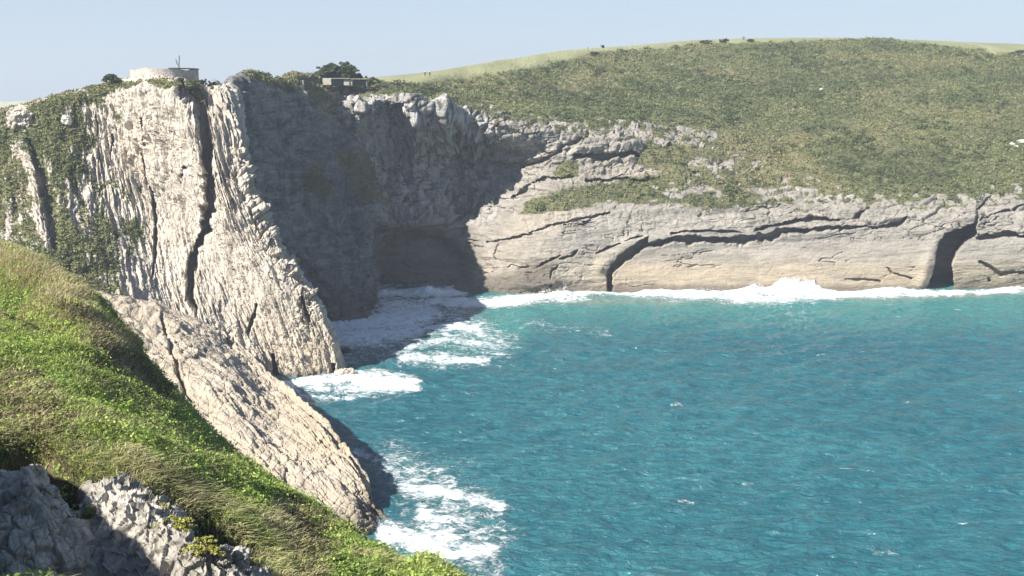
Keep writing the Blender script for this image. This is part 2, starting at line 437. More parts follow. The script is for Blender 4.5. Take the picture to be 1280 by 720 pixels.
# the cave-like hollow of the cove's head and its arch
hollow = [(462, 190), (450, 170), (455, 145), (475, 135), (500, 138), (512, 150), (508, 172), (520, 215), (490, 218)]
D -= 4.5 * sstep(6, -8, dpoly(jx, jy, hollow))
cut([(450, 180), (452, 155), (470, 138), (495, 135), (510, 145)], [2, 2.5, 2.5, 2.5, 2], 2.5)
for q in ((505, 150, 498, 225), (520, 140, 512, 235), (556, 135, 548, 240), (575, 150, 566, 250), (600, 155, 590, 235)):
    lip([(q[0], q[1]), (q[2], q[3])], [4, 5], 1.8)
lip([(548, 128), (550, 150), (552, 160)], [5, 4, 3], 2.6)
lip([(606, 175), (602, 180)], [4, 3], 2.2)
cut([(455, 290), (500, 288), (560, 282), (600, 262)], [1, 1.6, 1.6, 1.2], 1.6)
# wave-cut brown toe at the corner
lip([(575, 362), (600, 360), (660, 356), (690, 352)], [8, 9, 9, 7], 1.6)
Df = D
inw = np.stack([Bf[..., 0] / Bf[..., 1], 1 + 0 * Vf, 0 * Vf], -1)
Pf = Bf + Nf * (Df * sstep(10.3, 8.8, Vf) * sstep(-0.1, 1.0, Vf))[..., None] + inw * (Dc * (Vf > .9))[..., None]
HILL = False; WJ = 1.0
warm = sstep(322, 338, jy) * sstep(380, 350, jy) * sstep(700, 780, jx) * .42 + sstep(300, 330, jy) * .16
warm = np.clip(warm + .5 * sstep(40, 0, dline(jx, jy, [(650, 290), (760, 220), (800, 220)])) * 0.4, 0, 1)
wetd = sstep(5, 0, jy - 357 + 0 * jx) * 0
wet_shade = sstep(352, 360, jy + 3 * fbm(X * .3, 0, 0, 3)) * .7
wet_shade = np.maximum(wet_shade, .75 * sstep(6, -10, dpoly(jx, jy, [(570, 372), (575, 352), (640, 340), (670, 322), (700, 325), (695, 345), (740, 352), (745, 375)])))
wet_shade = np.maximum(wet_shade, .5 * sstep(4, -4, dpoly(jx, jy, [(1190, 372), (1192, 352), (1290, 352), (1290, 372)])))
shadehollow = .7 * sstep(620, 570, jx) * sstep(230, 310, jy)  # painted shade: darkens the rock low in the head of the cove
wet_shade = np.clip(np.maximum(wet_shade, shadehollow * .8), 0, 1)
vegF = veg.copy(); lawnF = lawn.copy()
me = mesh_np('hill', Pf.reshape(-1, 3), grid_faces(*Pf.shape[:2]), dict(veg=np.maximum(veg, sstep(.2, .6, lawn) * .98), dry=dry, warm=warm, wet_shade=wet_shade, lawn=lawn, stain=.9 * sstep(640, 600, jx) * sstep(300, 260, jy)))
# far material gets the mown skyline grass
nt = M_far.node_tree
bs = [x for x in nt.nodes if x.type == 'BSDF_PRINCIPLED'][0]
src = bs.inputs['Base Color'].links[0].from_socket
a_ = nt.nodes.new('ShaderNodeAttribute'); a_.attribute_name = 'lawn'
mxn = nt.nodes.new('ShaderNodeMix'); mxn.data_type = 'RGBA'
nt.links.new(a_.outputs['Fac'], mxn.inputs[0]); nt.links.new(src, mxn.inputs[6]); mxn.inputs[7].default_value = (0.29, 0.295, 0.165, 1)
nt.links.new(mxn.outputs[2], bs.inputs['Base Color'])
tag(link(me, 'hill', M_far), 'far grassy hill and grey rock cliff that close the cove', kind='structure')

# ------------------------------------------------------------------ LEFT HEADLAND
def hcol(pts, back, off=0):
    pts = [(a, b, c_ + off * min(1, k / 3)) for k, (a, b, c_) in enumerate(pts)]
    top = at(*pts[-1])
    rows = [at(*pts[0]) + np.array([0, -1.0, -5])] + [at(*q) for q in pts]
    rows.append(top + np.array(back[0])); rows.append(top + np.array(back[1]))
    return rows
bk = [(-3, 14, 0.6), (-10, 70, -1)]
hc = [
 hcol([(-260, 430, 146), (-260, 330, 152), (-260, 260, 158), (-258, 205, 163), (-255, 170, 168), (-250, 150, 174)], bk, 36),
 hcol([(-80, 430, 148), (-80, 330, 158), (-80, 260, 164), (-78, 205, 169), (-76, 165, 174), (-75, 147, 180)], bk, 30),
 hcol([(20, 430, 150), (14, 330, 160), (10, 260, 166), (8, 205, 171), (5, 163, 176), (2, 141, 182)], bk, 24),
 hcol([(90, 440, 150), (80, 360, 160), (70, 290, 168), (62, 220, 177), (56, 168, 184), (52, 130, 190)], bk, 12),
 hcol([(160, 450, 152), (146, 380, 162), (133, 310, 172), (122, 240, 182), (113, 170, 190), (108, 116.5, 196)], bk, 10),
 hcol([(222, 470, 156), (203, 400, 168), (186, 320, 178), (172, 240, 186), (162, 170, 192), (158, 105, 197)], bk, 8),
 hcol([(290, 495, 162), (262, 420, 170), (242, 330, 180), (226, 250, 186), (213, 170, 191), (203, 101, 195)], bk, 4),
 hcol([(343, 477, 174), (326, 430, 176), (300, 360, 180), (272, 290, 184), (248, 200, 189), (232, 107, 195)], [(1, 18, -2), (0, 70, -8)], -1),
 hcol([(385, 474, 174.5), (366, 430, 177), (342, 368, 181), (306, 300, 186), (274, 220, 192), (254, 114, 202)], [(3, 12, -4), (2, 60, -9)], -5),
 hcol([(425, 468, 176), (411, 420, 179), (386, 362, 184), (340, 296, 190), (308, 220, 196), (284, 107, 206)], [(-3, 12, -7), (-16, 50, -10)], -7),
 hcol([(428, 455, 183), (412, 412, 187), (384, 356, 193), (336, 290, 200), (306, 216, 206), (292, 107, 214)], [(-5, 8, -7), (-16, 40, -10)]),
 hcol([(400, 440, 200), (392, 400, 203), (366, 350, 208), (320, 285, 212), (300, 220, 216), (290, 112, 220)], [(-5, 6, -7), (-16, 30, -10)]),
]
Bh, Uh, Vh = loft(hc, [20, 46, 56, 56, 80, 72, 70, 72, 64, 30, 12], [10, 70, 96, 96, 100, 90, 14, 6])
Nh = gnormal(Bh)
if Nh[200, 100, 1] > 0: Nh = -Nh
hx, hy = proj(Bh)
X, Y_, Z = Bh[..., 0], Bh[..., 1], Bh[..., 2]
jx = hx + 6 * fbm(X * .15, Z * .1, Y_ * .1, 4); jy = hy + 6 * fbm(X * .15 + 9, Z * .1, Y_ * .1, 4)
jx2 = hx + 2.4 * fbm(X * .6, Z * .35, Y_ * .3, 4); jy2 = hy + 1.5 * fbm(X * .8 + 9, Z * .9, Y_ * .3, 3)
veg = np.zeros(X.shape)
addveg([(-300, 130), (0, 138), (50, 128), (108, 112), (125, 130), (118, 200), (130, 260), (155, 330), (150, 395), (60, 400), (-300, 420)], 12, .62)
addveg([(40, 130), (100, 115), (108, 160), (90, 190), (70, 210), (45, 190)], 8, .9)
addveg([(70, 255), (95, 262), (115, 330), (145, 390), (90, 380), (68, 330)], 8, .85)
addveg([(145, 270), (180, 285), (182, 305), (160, 320)], 8, .7)
addveg([(100, 110), (160, 101), (205, 97), (232, 103), (228, 112), (190, 106), (160, 112), (118, 124)], 4, .8)
addveg([(232, 103), (250, 104), (252, 130), (240, 128)], 4, .9)
addveg([(-300, 150), (10, 160), (30, 220), (20, 330), (-300, 420)], 10, .75)
subveg([(0, 300), (14, 250), (16, 300)], 3, .6)
subveg([(28, 190), (45, 200), (60, 260), (66, 315), (56, 320), (45, 270)], 4)
subveg([(72, 205), (82, 215), (98, 275), (92, 290), (80, 250)], 3, .9)
subveg([(100, 215), (112, 240), (116, 270), (106, 268)], 3, .9)
subveg([(18, 138), (34, 134), (40, 150), (34, 162), (18, 158)], 2, .8)
subveg([(80, 142), (86, 142), (87, 158), (80, 158)], 2, .8)
subveg([(105, 125), (118, 122), (126, 165), (110, 170)], 4, .8)
vsp = fbm(X * .25, Y_ * .2, Z * .10, 4)
veg = np.clip(veg * (1.0 + .6 * vsp) + .55 * sstep(.05, .45, vsp) * sstep(235, 150, jx) * sstep(420, 250, jy) * (veg < .4), 0, 1)
rib = Uh * 9.0
ribw = rib + .5 * fbm(X * .1, Y_ * .1, Z * .12, 3)
lean = Vh
r1 = ridged(ribw * .55, lean * .35, 0.3, 2)
r2 = ridged(ribw * 1.5, lean * .8, 3.3, 3)
r3 = perlin(ribw * 4.2, lean * 1.8, 6.1)
bv, be = blocks(ribw * .9 + .5 * fbm(X * .2, Z * .2, 3, 3), lean * 3.0 + .6 * r2, X * 0)
bv2, be2 = blocks(ribw * 2.6, lean * 9 + .5 * r2, X * 0 + 4)
rm = (1 - .65 * veg) * (1 - .45 * sstep(230, 330, jy))
rmod = .25 + .6 * sstep(270, 220, jy) * sstep(145, 165, jx) + 1.2 * sstep(-.25, .45, fbm(X * .09, Y_ * .09, Z * .05, 4))
D = rm * (1.1 * terrace(r1, 3, .15) * (.5 + .5 * rmod) + 0.42 * r2 * rmod + .14 * r3 * rmod + 0.95 * (bv - .5) + .5 * (bv2 - .5) - .28 * sstep(.10, 0, be) - .16 * sstep(.12, 0, be2))
D += .35 * fbm(X * .5, Y_ * .5, Z * .5, 4) + .9 * fbm(X * .08, Y_ * .08, Z * .06, 3)
edgem = np.exp(-(dline(hx, hy, [(292, 190), (305, 215), (318, 250), (332, 290), (358, 325), (384, 362), (384, 395)], [8, 14, 14, 13, 12, 10, 8]))**2)
bv3, be3 = blocks(X * .75, Y_ * .5, Z * .75); 
D += edgem * (2.2 * (bv3 - .5) - 1.2 * sstep(.2, 0, be3))
D *= (1 - .6 * sstep(6.3, 7, Vh))
D += veg * (.7 * fbm(X * .2, Y_ * .2, Z * .2, 4) + .35 * np.abs(fbm(X, Y_, Z, 3)))
HILL = True; Dc = np.zeros(D.shape)
WJ = 1 + .55 * fbm(X * .35, Y_ * .3, Z * .35, 3)
cf = np.abs(fbm(ribw * .9 + .4 * fbm(X * .3, Z * .3, 1, 3), lean * .45, 2.2, 3)); cm = sstep(.0, .35, fbm(X * .12, Z * .12, Y_ * .1, 3))
D -= 1.5 * sstep(.035, .0, cf) * cm * (1 - .7 * veg)
cf = np.abs(fbm(ribw * .35, lean * 2.6, 5.2, 3)); D -= .9 * sstep(.03, 0, cf) * sstep(.0, .35, fbm(X * .15 + 5, Z * .15, Y_ * .1, 3)) * (1 - .7 * veg)
# great crevice and its neighbours
cut([(226, 104), (236, 122), (250, 142), (256, 170), (259, 205), (263, 235), (265, 262), (256, 288), (245, 312), (238, 345), (237, 375), (247, 392)],
    [3, 6, 7, 6, 5, 6.5, 8.5, 6, 4.5, 5.5, 5, 2], 7, .5)
cut([(192, 222), (194, 250), (196, 285), (193, 320), (190, 350)], [1.5, 2.2, 1.8, 2.6, 1.5], 3.5)
cut([(183, 150), (186, 200), (188, 232)], [1.3, 2, 1.3], 2.2)
cut([(210, 122), (214, 145), (216, 150)], [1.3, 2.2, 1], 2.5)
cut([(40, 178), (46, 200), (50, 215)], [3, 6, 4], 4)
cut([(52, 215), (60, 240), (66, 285), (70, 320)], [6, 10, 8, 4], 4.5)
cut([(16, 225), (19, 262), (18, 270)], [1, 2.4, 1], 2.5)
cut([(88, 352), (84, 340), (90, 330)], [5, 5, 3], 2.5)
cut([(320, 382), (316, 400), (311, 416)], [3, 3, 1.6], 2.5)
cut([(341, 445), (343, 462), (344, 470)], [2, 4, 4], 3.5)
cut([(417, 456), (418, 474)], [2, 2.6], 2.5)
cut([(235, 210), (230, 222), (234, 228)], [2, 4, 2], 3)
cut([(262, 176), (268, 200), (276, 235)], [1.2, 2, 1.2], 2)
cut([(378, 372), (382, 395), (386, 402)], [2, 3.5, 2], 2.5)
cut([(140, 190), (143, 172)], [2, 1.5], 2)
cut([(120, 145), (124, 170)], [1.4, 1.4], 1.8)
cutpoly([(234, 112), (250, 108), (268, 112), (282, 150), (262, 142), (248, 150)], 5, 3)
# pillar to the right of the crevice
lip([(268, 146), (272, 180), (280, 230), (296, 280)], [8, 8, 8, 8], 1.0)
lip([(290, 114), (297, 136)], [6, 4], .9)
D *= (1 - .6 * sstep(9.0, 9.6, Uh)) * (1 - .65 * sstep(5.7, 6.1, Vh))
Dh = D
Ph = Bh + Nh * (Dh * sstep(7.6, 6.9, Vh) * sstep(-0.1, 1.0, Vh))[..., None] + np.stack([Bh[..., 0] / Bh[..., 1], 1 + 0 * Vh, 0 * Vh], -1) * (Dc * sstep(7.6, 6.9, Vh))[..., None]
HILL = False; WJ = 1.0
warm = .30 * sstep(340, 470, jy) + .45 * np.exp(-((jx - 395) / 14)**2 - ((jy - 440) / 30)**2) + .25 * sstep(0, .6, fbm(X * .1, Y_ * .1, Z * .04, 4))
wet_shade = .75 * sstep(459, 470, jy) * sstep(300, 340, jx)
wet_shade = np.maximum(wet_shade, .6 * sstep(8, 0, np.abs(jx - 380) / 2 + np.abs(jy - 378) / 2))  # darker spot at the short crack
wet_shade = np.maximum(wet_shade, .5 * sstep(1.1, .5, dline(jx, jy, [(48, 205), (60, 250), (68, 310)], [8, 12, 8])))  # darker strip along the gully
me = mesh_np('headland', Ph.reshape(-1, 3), grid_faces(*Ph.shape[:2]), dict(veg=veg, dry=.3 * sstep(-.2, .5, fbm(X * .1, Y_ * .1, Z * .1, 3)), warm=np.clip(warm, 0, 1), wet_shade=np.clip(wet_shade, 0, 1)))
tag(link(me, 'headland', M_left), 'pale headland of upright rock layers topped by the round wall', kind='structure')
vegH = veg; jxh, jyh = hx, hy

# ------------------------------------------------------------------ SHADED FLANK of the second headland
def scol(pts, back):
    top = at(*pts[-1])
    return [at(*pts[0]) + np.array([0, 0, -5.])] + [at(*q) for q in pts] + [top + np.array(b) for b in back]
sc = [
 scol([(330, 405, 203), (310, 340, 203), (295, 270, 203), (285, 200, 204), (275, 150, 206), (268, 107, 208)], [(-6, 10, -6), (-20, 60, -9)]),
 scol([(370, 407, 209), (350, 345, 209), (328, 280, 210), (312, 210, 212), (304, 150, 214), (300, 105, 216)], [(-4, 12, -6), (-16, 60, -9)]),
 scol([(405, 407, 216), (385, 355, 217), (364, 290, 219), (350, 220, 222), (342, 155, 226), (338, 106, 230)], [(-2, 14, -4), (-10, 60, -6)]),
 scol([(432, 406, 217), (418, 360, 220), (400, 300, 226), (386, 230, 232), (376, 160, 238), (370, 106, 244)], [(0, 16, 1), (-6, 60, -1)]),
 scol([(460, 402, 220), (452, 360, 224), (438, 310, 231), (420, 245, 240), (406, 170, 248), (398, 112, 256)], [(0, 18, 1), (-3, 60, -1)]),
 scol([(464, 392, 226), (467, 350, 230), (458, 300, 238), (448, 240, 248), (432, 180, 256), (424, 120, 264)], [(0, 14, 1), (0, 50, -1)]),
 scol([(452, 376, 240), (460, 345, 244), (456, 300, 250), (452, 240, 258), (444, 180, 264), (440, 122, 268)], [(0, 14, 0), (0, 50, -1)]),
 scol([(440, 365, 262), (446, 340, 264), (446, 300, 266), (446, 240, 268), (440, 180, 270), (440, 126, 272)], [(0, 14, 0), (0, 50, -1)]),
]
Bs, Us, Vs = loft(sc, [50, 56, 56, 60, 56, 30, 16], [10, 64, 80, 84, 90, 80, 14, 6])
Ns = gnormal(Bs)
if Ns[100, 100, 0] < 0: Ns = -Ns
sx, sy = proj(Bs)
X, Y_, Z = Bs[..., 0], Bs[..., 1], Bs[..., 2]
jx = sx + 5 * fbm(X * .15, Z * .1, Y_ * .1, 4); jy = sy + 5 * fbm(X * .15 + 9, Z * .1, Y_ * .1, 4)
jx2 = sx + 2 * fbm(X * .6, Z * .35, Y_ * .3, 3); jy2 = sy + 2 * fbm(X * .8 + 9, Z * .9, Y_ * .3, 3)
veg = np.zeros(X.shape)
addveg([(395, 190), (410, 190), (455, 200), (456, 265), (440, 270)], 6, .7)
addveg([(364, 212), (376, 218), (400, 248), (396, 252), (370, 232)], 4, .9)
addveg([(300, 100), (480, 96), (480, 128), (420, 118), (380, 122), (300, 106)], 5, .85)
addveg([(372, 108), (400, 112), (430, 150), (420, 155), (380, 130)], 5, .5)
D = 1.0 * terrace(fbm(X * .05, Y_ * .05 + Z * .10, Z * .02, 4) * 1.3, 6, .18) * 2 + 1.3 * ridged(Us * 3 + Vs * .8, Vs * 1.2, 0, 4)
bv, be = blocks(X * .15, Y_ * .15 + Z * .12, Z * .2)
D += .9 * (bv - .5) - .6 * sstep(.12, 0, be) + .35 * fbm(X * .5, Y_ * .5, Z * .5, 4)
crag = sstep(180, 130, jy) * sstep(380, 410, jx)
bv, be = blocks(X * .35, Y_ * .25, Z * .35)
D += crag * (2.0 * (bv - .5) - .9 * sstep(.15, 0, be))
lip([(396, 192), (412, 212), (432, 242), (452, 272)], [6, 7, 8, 7], 4.0)
lip([(430, 190), (448, 220), (456, 262)], [8, 8, 6], 3.0)
lip([(366, 214), (384, 232), (398, 250)], [5, 5, 4], 3.2)
lip([(425, 270), (440, 276), (456, 280)], [4, 5, 4], 3.0)
lip([(360, 118), (376, 150), (372, 180)], [4, 3, 2], 1.6)
cut([(330, 290), (380, 330), (420, 360)], [2, 3, 2], 2.0)
cut([(380, 255), (420, 290), (445, 320)], [1.5, 2.4, 1.5], 1.6)
Ps = Bs + Ns * (D * sstep(7.6, 6.9, Vs) * sstep(-0.1, 1.0, Vs))[..., None]
wet_shade = .6 * sstep(330, 390, jy)
palec = 1 - sstep(-4, 6, dpoly(jx, jy, [(385, 118), (480, 112), (480, 190), (455, 180), (425, 165)]))
me = mesh_np('cliff', Ps.reshape(-1, 3), grid_faces(*Ps.shape[:2]), dict(veg=veg, dry=.55 + 0 * veg, warm=palec * .8, wet_shade=wet_shade, stain=.30 + 0 * veg))  # tan on the flank's plants also imitates sunlight on the ledges
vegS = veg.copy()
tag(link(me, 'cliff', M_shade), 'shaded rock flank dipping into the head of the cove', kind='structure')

# ------------------------------------------------------------------ NEAR SLAB
def dcol(cr, mid, low, ext):
    c = at(*cr); m = at(*mid); l = at(*low)
    e = at(*ext)
    back = c + np.array([.25, 1.0, -1.2]); b2 = c + np.array([.8, 3.5, -6]); b3 = c + np.array([2, 14, -22])
    return [e, l, m, c, back, b2, b3]
dc = [
 dcol((40, 350, 163), (30, 400, 152), (10, 470, 140), (-10, 640, 122)),
 dcol((110, 364, 165), (100, 420, 150), (80, 490, 136), (40, 660, 118)),
 dcol((165, 374, 167), (160, 425, 148), (150, 500, 132), (110, 680, 114)),
 dcol((225, 392, 168), (225, 440, 143), (215, 530, 126), (190, 700, 110)),
 dcol((285, 424, 164), (285, 475, 136), (280, 560, 120), (270, 720, 106)),
 dcol((332, 468, 150), (335, 525, 128), (340, 600, 114), (345, 735, 103)),
 dcol((368, 498, 137), (375, 555, 122), (385, 630, 110), (400, 740, 101.5)),
 dcol((398, 528, 127.5), (405, 580, 118), (420, 655, 108), (440, 745, 101)),
 dcol((427, 562, 122), (435, 605, 115), (445, 665, 108), (470, 735, 103)),
 dcol((450, 595, 117.5), (455, 630, 113.5), (465, 668, 109.5), (485, 720, 105)),
 dcol((463, 628, 115.0), (470, 645, 113.2), (480, 668, 110.8), (495, 700, 107.5)),
]
# tip: run it down under the water
tip = [sea(500, 690, -1.5), sea(496, 672, -1), sea(494, 662, -.6), sea(493, 655, -.4), sea(494, 650, -1), sea(494, 646, -3), sea(494, 640, -8)]
dc.append(tip)
Bd, Ud, Vd = loft(dc, [40, 36, 44, 50, 56, 50, 44, 42, 42, 34, 30], [50, 110, 110, 26, 14, 6])
Nd = gnormal(Bd)
if Nd[200, 100, 2] < 0: Nd = -Nd
dx_, dy_ = proj(Bd)
X, Y_, Z = Bd[..., 0], Bd[..., 1], Bd[..., 2]
jx = dx_ + 5 * fbm(X * .2, Z * .2, Y_ * .2, 4); jy = dy_ + 5 * fbm(X * .2 + 9, Z * .2, Y_ * .2, 4)
jx2, jy2 = jx, jy
# bedding runs along the slab (u) ; rows v are the layers
w = fbm(X * .12, Y_ * .12, 0, 3)
D = 1.15 * terrace(perlin(Vd * 3.6 + .5 * w, Ud * .30, 0) , 4, .12) + .35 * ridged(Vd * 7 + w, Ud * 1.2, 2, 3)
bv, be = blocks(X * .45 + w, Y_ * .30, Z * .45 + w); bv2, be2 = blocks(X * 1.1 + w, Y_ * .8, Z * 1.1)
rgh = .35 + .65 * sstep(-.15, .35, fbm(X * .12 + 3, Y_ * .12, Z * .1, 3))
D += rgh * (.62 * (bv - .5) - .22 * sstep(.12, 0, be) + .22 * (bv2 - .5) - .16 * sstep(.14, 0, be2)) + .14 * fbm(X * 1.2, Y_ * 1.2, Z * 1.2, 4)
cf = np.abs(fbm(Vd * 3.0 + .4 * w, Ud * .5, 7.7, 3)); D -= .5 * sstep(.03, 0, cf) * sstep(-.1, .3, fbm(X * .1, Y_ * .1, 5, 3))
upper = sstep(3.6, 2.0, Ud + 0 * Vd)
D += upper * 1.5 * fbm(X * .25, Y_ * .25, Z * .25, 3) + .5 * fbm(X * .5, Y_ * .5, 3, 3) * sstep(2.2, 2.8, Vd)
cut([(200, 395), (212, 430), (222, 462), (238, 500)], [2, 2.4, 2.6, 2], 1.3)
cut([(270, 412), (290, 430), (305, 445)], [1.5, 2, 1.2], 1.2)
cut([(436, 615), (445, 630), (456, 652)], [1.2, 2.4, 3], 2.0)
Pd = Bd + Nd * (D * sstep(0, .4, Vd + .3) * (1 - .85 * sstep(9.6, 11, Ud)) * (1 - .35 * sstep(2.6, 3.0, Vd)))[..., None]
warm = np.clip(.35 + .3 * fbm(X * .1, Y_ * .1, 0, 3) + .35 * sstep(330, 470, jx) * sstep(2, 3, Vd + .2), 0, 1)
wet_shade = .75 * sstep(2.2, .3, Z)
veg = np.clip(.35 * sstep(220, 100, jx), 0, 1)
me = mesh_np('rock_slab', Pd.reshape(-1, 3), grid_faces(*Pd.shape[:2]), dict(veg=veg, dry=.6 + 0 * veg, warm=warm, wet_shade=wet_shade))
tag(link(me, 'rock_slab', M_slab), 'pale bedded rock slab running down into the surf', kind='structure')

# ------------------------------------------------------------------ FOREGROUND SLOPE
# columns run from behind the camera to the skyline edge of the slope and down its far side
def ecol(foot, near, mid, edge):
    e = at(*edge); 
    return [np.array(foot[0]), np.array(foot[1]), at(*near), at(*mid[0]), at(*mid[1]), e, e + np.array([.8, 3, -3.5]), e + np.array([4, 10, -14]), np.array([e[0] + 7, e[1] + 16, -3.])]
ec = [
 [np.array(v, float) for v in [(-60, -25, 50), (-50, 5, 50), (-48, 20, 49), (-50, 35, 48.5), (-53, 50, 47.5), (-57, 66, 46), (-60, 80, 38), (-64, 100, 26), (-70, 120, 14)]],
 [np.array(v, float) for v in [(-30, -25, 48), (-18, 3, 47.6), (-16.0, 13, 44.9), (-21, 27, 41.4), (-31, 42, 42), (-36, 58, 40), (-38, 66, 34), (-42, 78, 22), (-48, 100, 6)]],  # unseen bank left of the view, raised to shade the near rocks
 ecol([(-14, -25, 45.5), (-9, 4, 43.0)], (-120, 760, 16), [(-110, 560, 24), (-80, 410, 38)], (-60, 276, 60)),
 ecol([(-9, -25, 44.5), (-6, 4, 42.6)], (0, 745, 18.5), [(5, 560, 26), (5, 420, 38)], (2, 306, 58)),
 ecol([(-6, -25, 44.2), (-4.5, 4, 42.4)], (70, 745, 18.8), [(75, 570, 26), (85, 440, 37)], (90, 362, 53)),
 ecol([(-4, -25, 44), (-3.0, 4, 42.2)], (150, 760, 18.8), [(160, 590, 25.5), (160, 500, 35)], (150, 418, 49)),
 ecol([(-2.5, -25, 43.8), (-2.0, 4, 42.0)], (230, 780, 18.5), [(235, 640, 25), (225, 550, 33.5)], (205, 484, 45)),
 ecol([(-1, -25, 43.7), (-.8, 4, 41.8)], (310, 790, 18.8), [(310, 690, 24), (300, 610, 31.5)], (272, 548, 41)),
 ecol([(1, -25, 43.6), (.2, 4, 41.6)], (390, 800, 18.8), [(390, 730, 23), (380, 670, 29.5)], (350, 606, 37)),
 ecol([(3, -25, 43.5), (1.2, 4, 41.2)], (460, 830, 18.2), [(465, 770, 22), (455, 712, 27.5)], (430, 656, 33)),
 ecol([(5, -25, 43), (2.5, 4, 40.6)], (540, 870, 17), [(545, 810, 21), (530, 756, 25)], (510, 702, 30)),
 ecol([(8, -25, 42), (4, 4, 39.5)], (640, 940, 15), [(640, 870, 19), (625, 810, 22)], (600, 752, 27)),
 [np.array(v, float) for v in [(20, -25, 36), (14, 2, 33), (12, 8, 30), (12, 13, 27), (13, 17, 24), (15, 21, 20), (17, 25, 14), (20, 30, 6), (24, 36, -3)]],
]
Be, Ue, Ve = loft(ec, [10, 24, 40, 44, 44, 44, 44, 44, 44, 40, 30, 12], [6, 16, 60, 60, 60, 20, 14, 8])
Ne = gnormal(Be)
if Ne[200, 100, 2] < 0: Ne = -Ne
ex_, ey_ = proj(Be)
X, Y_, Z = Be[..., 0], Be[..., 1], Be[..., 2]
vis = sstep(1.2, 2.0, Ve)
D = vis * (.38 * fbm(X * .16, Y_ * .16, 0, 4) + .22 * fbm(X * .6, Y_ * .6, 3, 3))
jx = ex_ + 14 * fbm(X * .3, Y_ * .3, 1, 3); jy = ey_ + 14 * fbm(X * .3 + 7, Y_ * .3, 1, 3)
jx2, jy2 = jx, jy
# hollows: dark bank under the dry grass, pit between the outcrops
cut([(-40, 335), (20, 372), (70, 405), (100, 425)], [22, 20, 16, 8], 1.6, .8)
cut([(140, 452), (185, 486), (200, 500)], [10, 12, 8], .4, .8)
cut([(-20, 620), (40, 610), (95, 640), (110, 740)], [50, 45, 30, 30], 2.6, .6)
cut([(150, 700), (240, 700), (300, 740)], [55, 45, 30], 2.0, .6)
lip([(20, 330), (100, 385), (160, 440)], [14, 14, 10], .5)
Pe = Be + Ne * (D * sstep(8, 5.5, Ve))[..., None]
dryE = np.zeros(X.shape)
def band(poly, soft, amt):
    global dryE
    dryE = np.maximum(dryE, amt * sstep(soft, -soft, dpoly(jx, jy, poly)))
band([(-80, 270), (0, 305), (60, 345), (200, 480), (190, 494), (120, 440), (90, 398), (0, 335), (-80, 315)], 10, 1.0)
band([(0, 470), (60, 490), (110, 545), (100, 600), (20, 570), (-40, 560)], 14, .5)
band([(180, 590), (260, 630), (240, 650), (170, 620)], 10, .8)
band([(340, 610), (400, 680), (420, 740), (330, 740), (320, 660)], 16, .8)
dryE = np.clip(dryE * sstep(-8, 8, dpoly(ex_, ey_, [(-60, 585), (60, 575), (110, 600), (300, 700), (330, 780), (-60, 780)])) + .25 * sstep(.1, .7, fbm(X * .35, Y_ * .35, 5, 3)), 0, 1)
n = NT('foreground_soil')
p = n.pos()
soil = n.ramp(n.noise(p, 1.3, 6, .7), [(.3, (0.035, 0.035, 0.018)), (.55, (0.07, 0.075, 0.03)), (.75, (0.11, 0.10, 0.05))])
soil = n.mix(n.attr('dry'), soil, (0.16, 0.12, 0.07)); n.bump(n.noise(p, 3, 6, .7), .8, .2)
M_soil = n.base(soil)
me = mesh_np('ground', Pe.reshape(-1, 3), grid_faces(*Pe.shape[:2]), dict(dry=dryE))
tag(link(me, 'ground', M_soil), 'steep green slope in front of the viewpoint', kind='structure')

# ------------------------------------------------------------------ SEA
t = np.linspace(-0.36, 0.60, 820); s = np.linspace(1 / 96.0, 1 / 268.0, 620)
Yg = (1 / s)[None, :] + 0 * t[:, None]; Xg = t[:, None] * Yg
wv = np.zeros(Xg.shape)
r2_ = np.random.default_rng(11)
for i in range(26):
    lam = 1.3 * 1.17**i if i < 14 else r2_.uniform(2, 16)
    th = math.radians(-62 + r2_.normal() * 24)
    k = 2 * math.pi / lam
    amp = 0.010 * lam**0.95
    ph = (Xg * math.cos(th) + Yg * math.sin(th)) * k + r2_.uniform(0, 6.28) + 1.2 * fbm(Xg * .04, Yg * .04, i, 2)
    wv += amp * (1 - 2 * np.abs(np.sin(ph * .5))**1.3) * .8
wv = wv * 1.1 + .50 * ridged(Xg * .16 + Yg * .10 + .3 * fbm(Xg * .1, Yg * .1, 0, 2), Yg * .34 - Xg * .05, 0, 3, .55) + .10 * fbm(Xg * .9, Yg * 1.5, 0, 3)
Pw = np.stack([Xg, Yg, wv * .8], -1)
base0 = np.stack([Xg, Yg, 0 * Xg], -1)
qx, qy = proj(base0)
jx = qx + 10 * fbm(Xg * .08, Yg * .08, 2, 4); jy = qy + 5 * fbm(Xg * .08 + 5, Yg * .08, 2, 4)
foam = np.zeros(Xg.shape)
def fo(pts, w, amt, asp=2.2):
    global foam
    d = dline(jx, jy, pts, w, 1.0)
    foam = np.maximum(foam, amt * np.exp(-d**2 * .9))
# surf along the far wall
fo([(560, 379), (620, 378), (700, 370), (760, 368), (840, 368), (920, 368), (1000, 366), (1060, 367), (1150, 367), (1290, 363), (1400, 362)], [6, 7, 9, 4, 6, 10, 14, 6, 4, 4, 4], 1.0)
fo([(470, 366), (520, 366), (580, 364)], [8, 8, 8], 1.0)
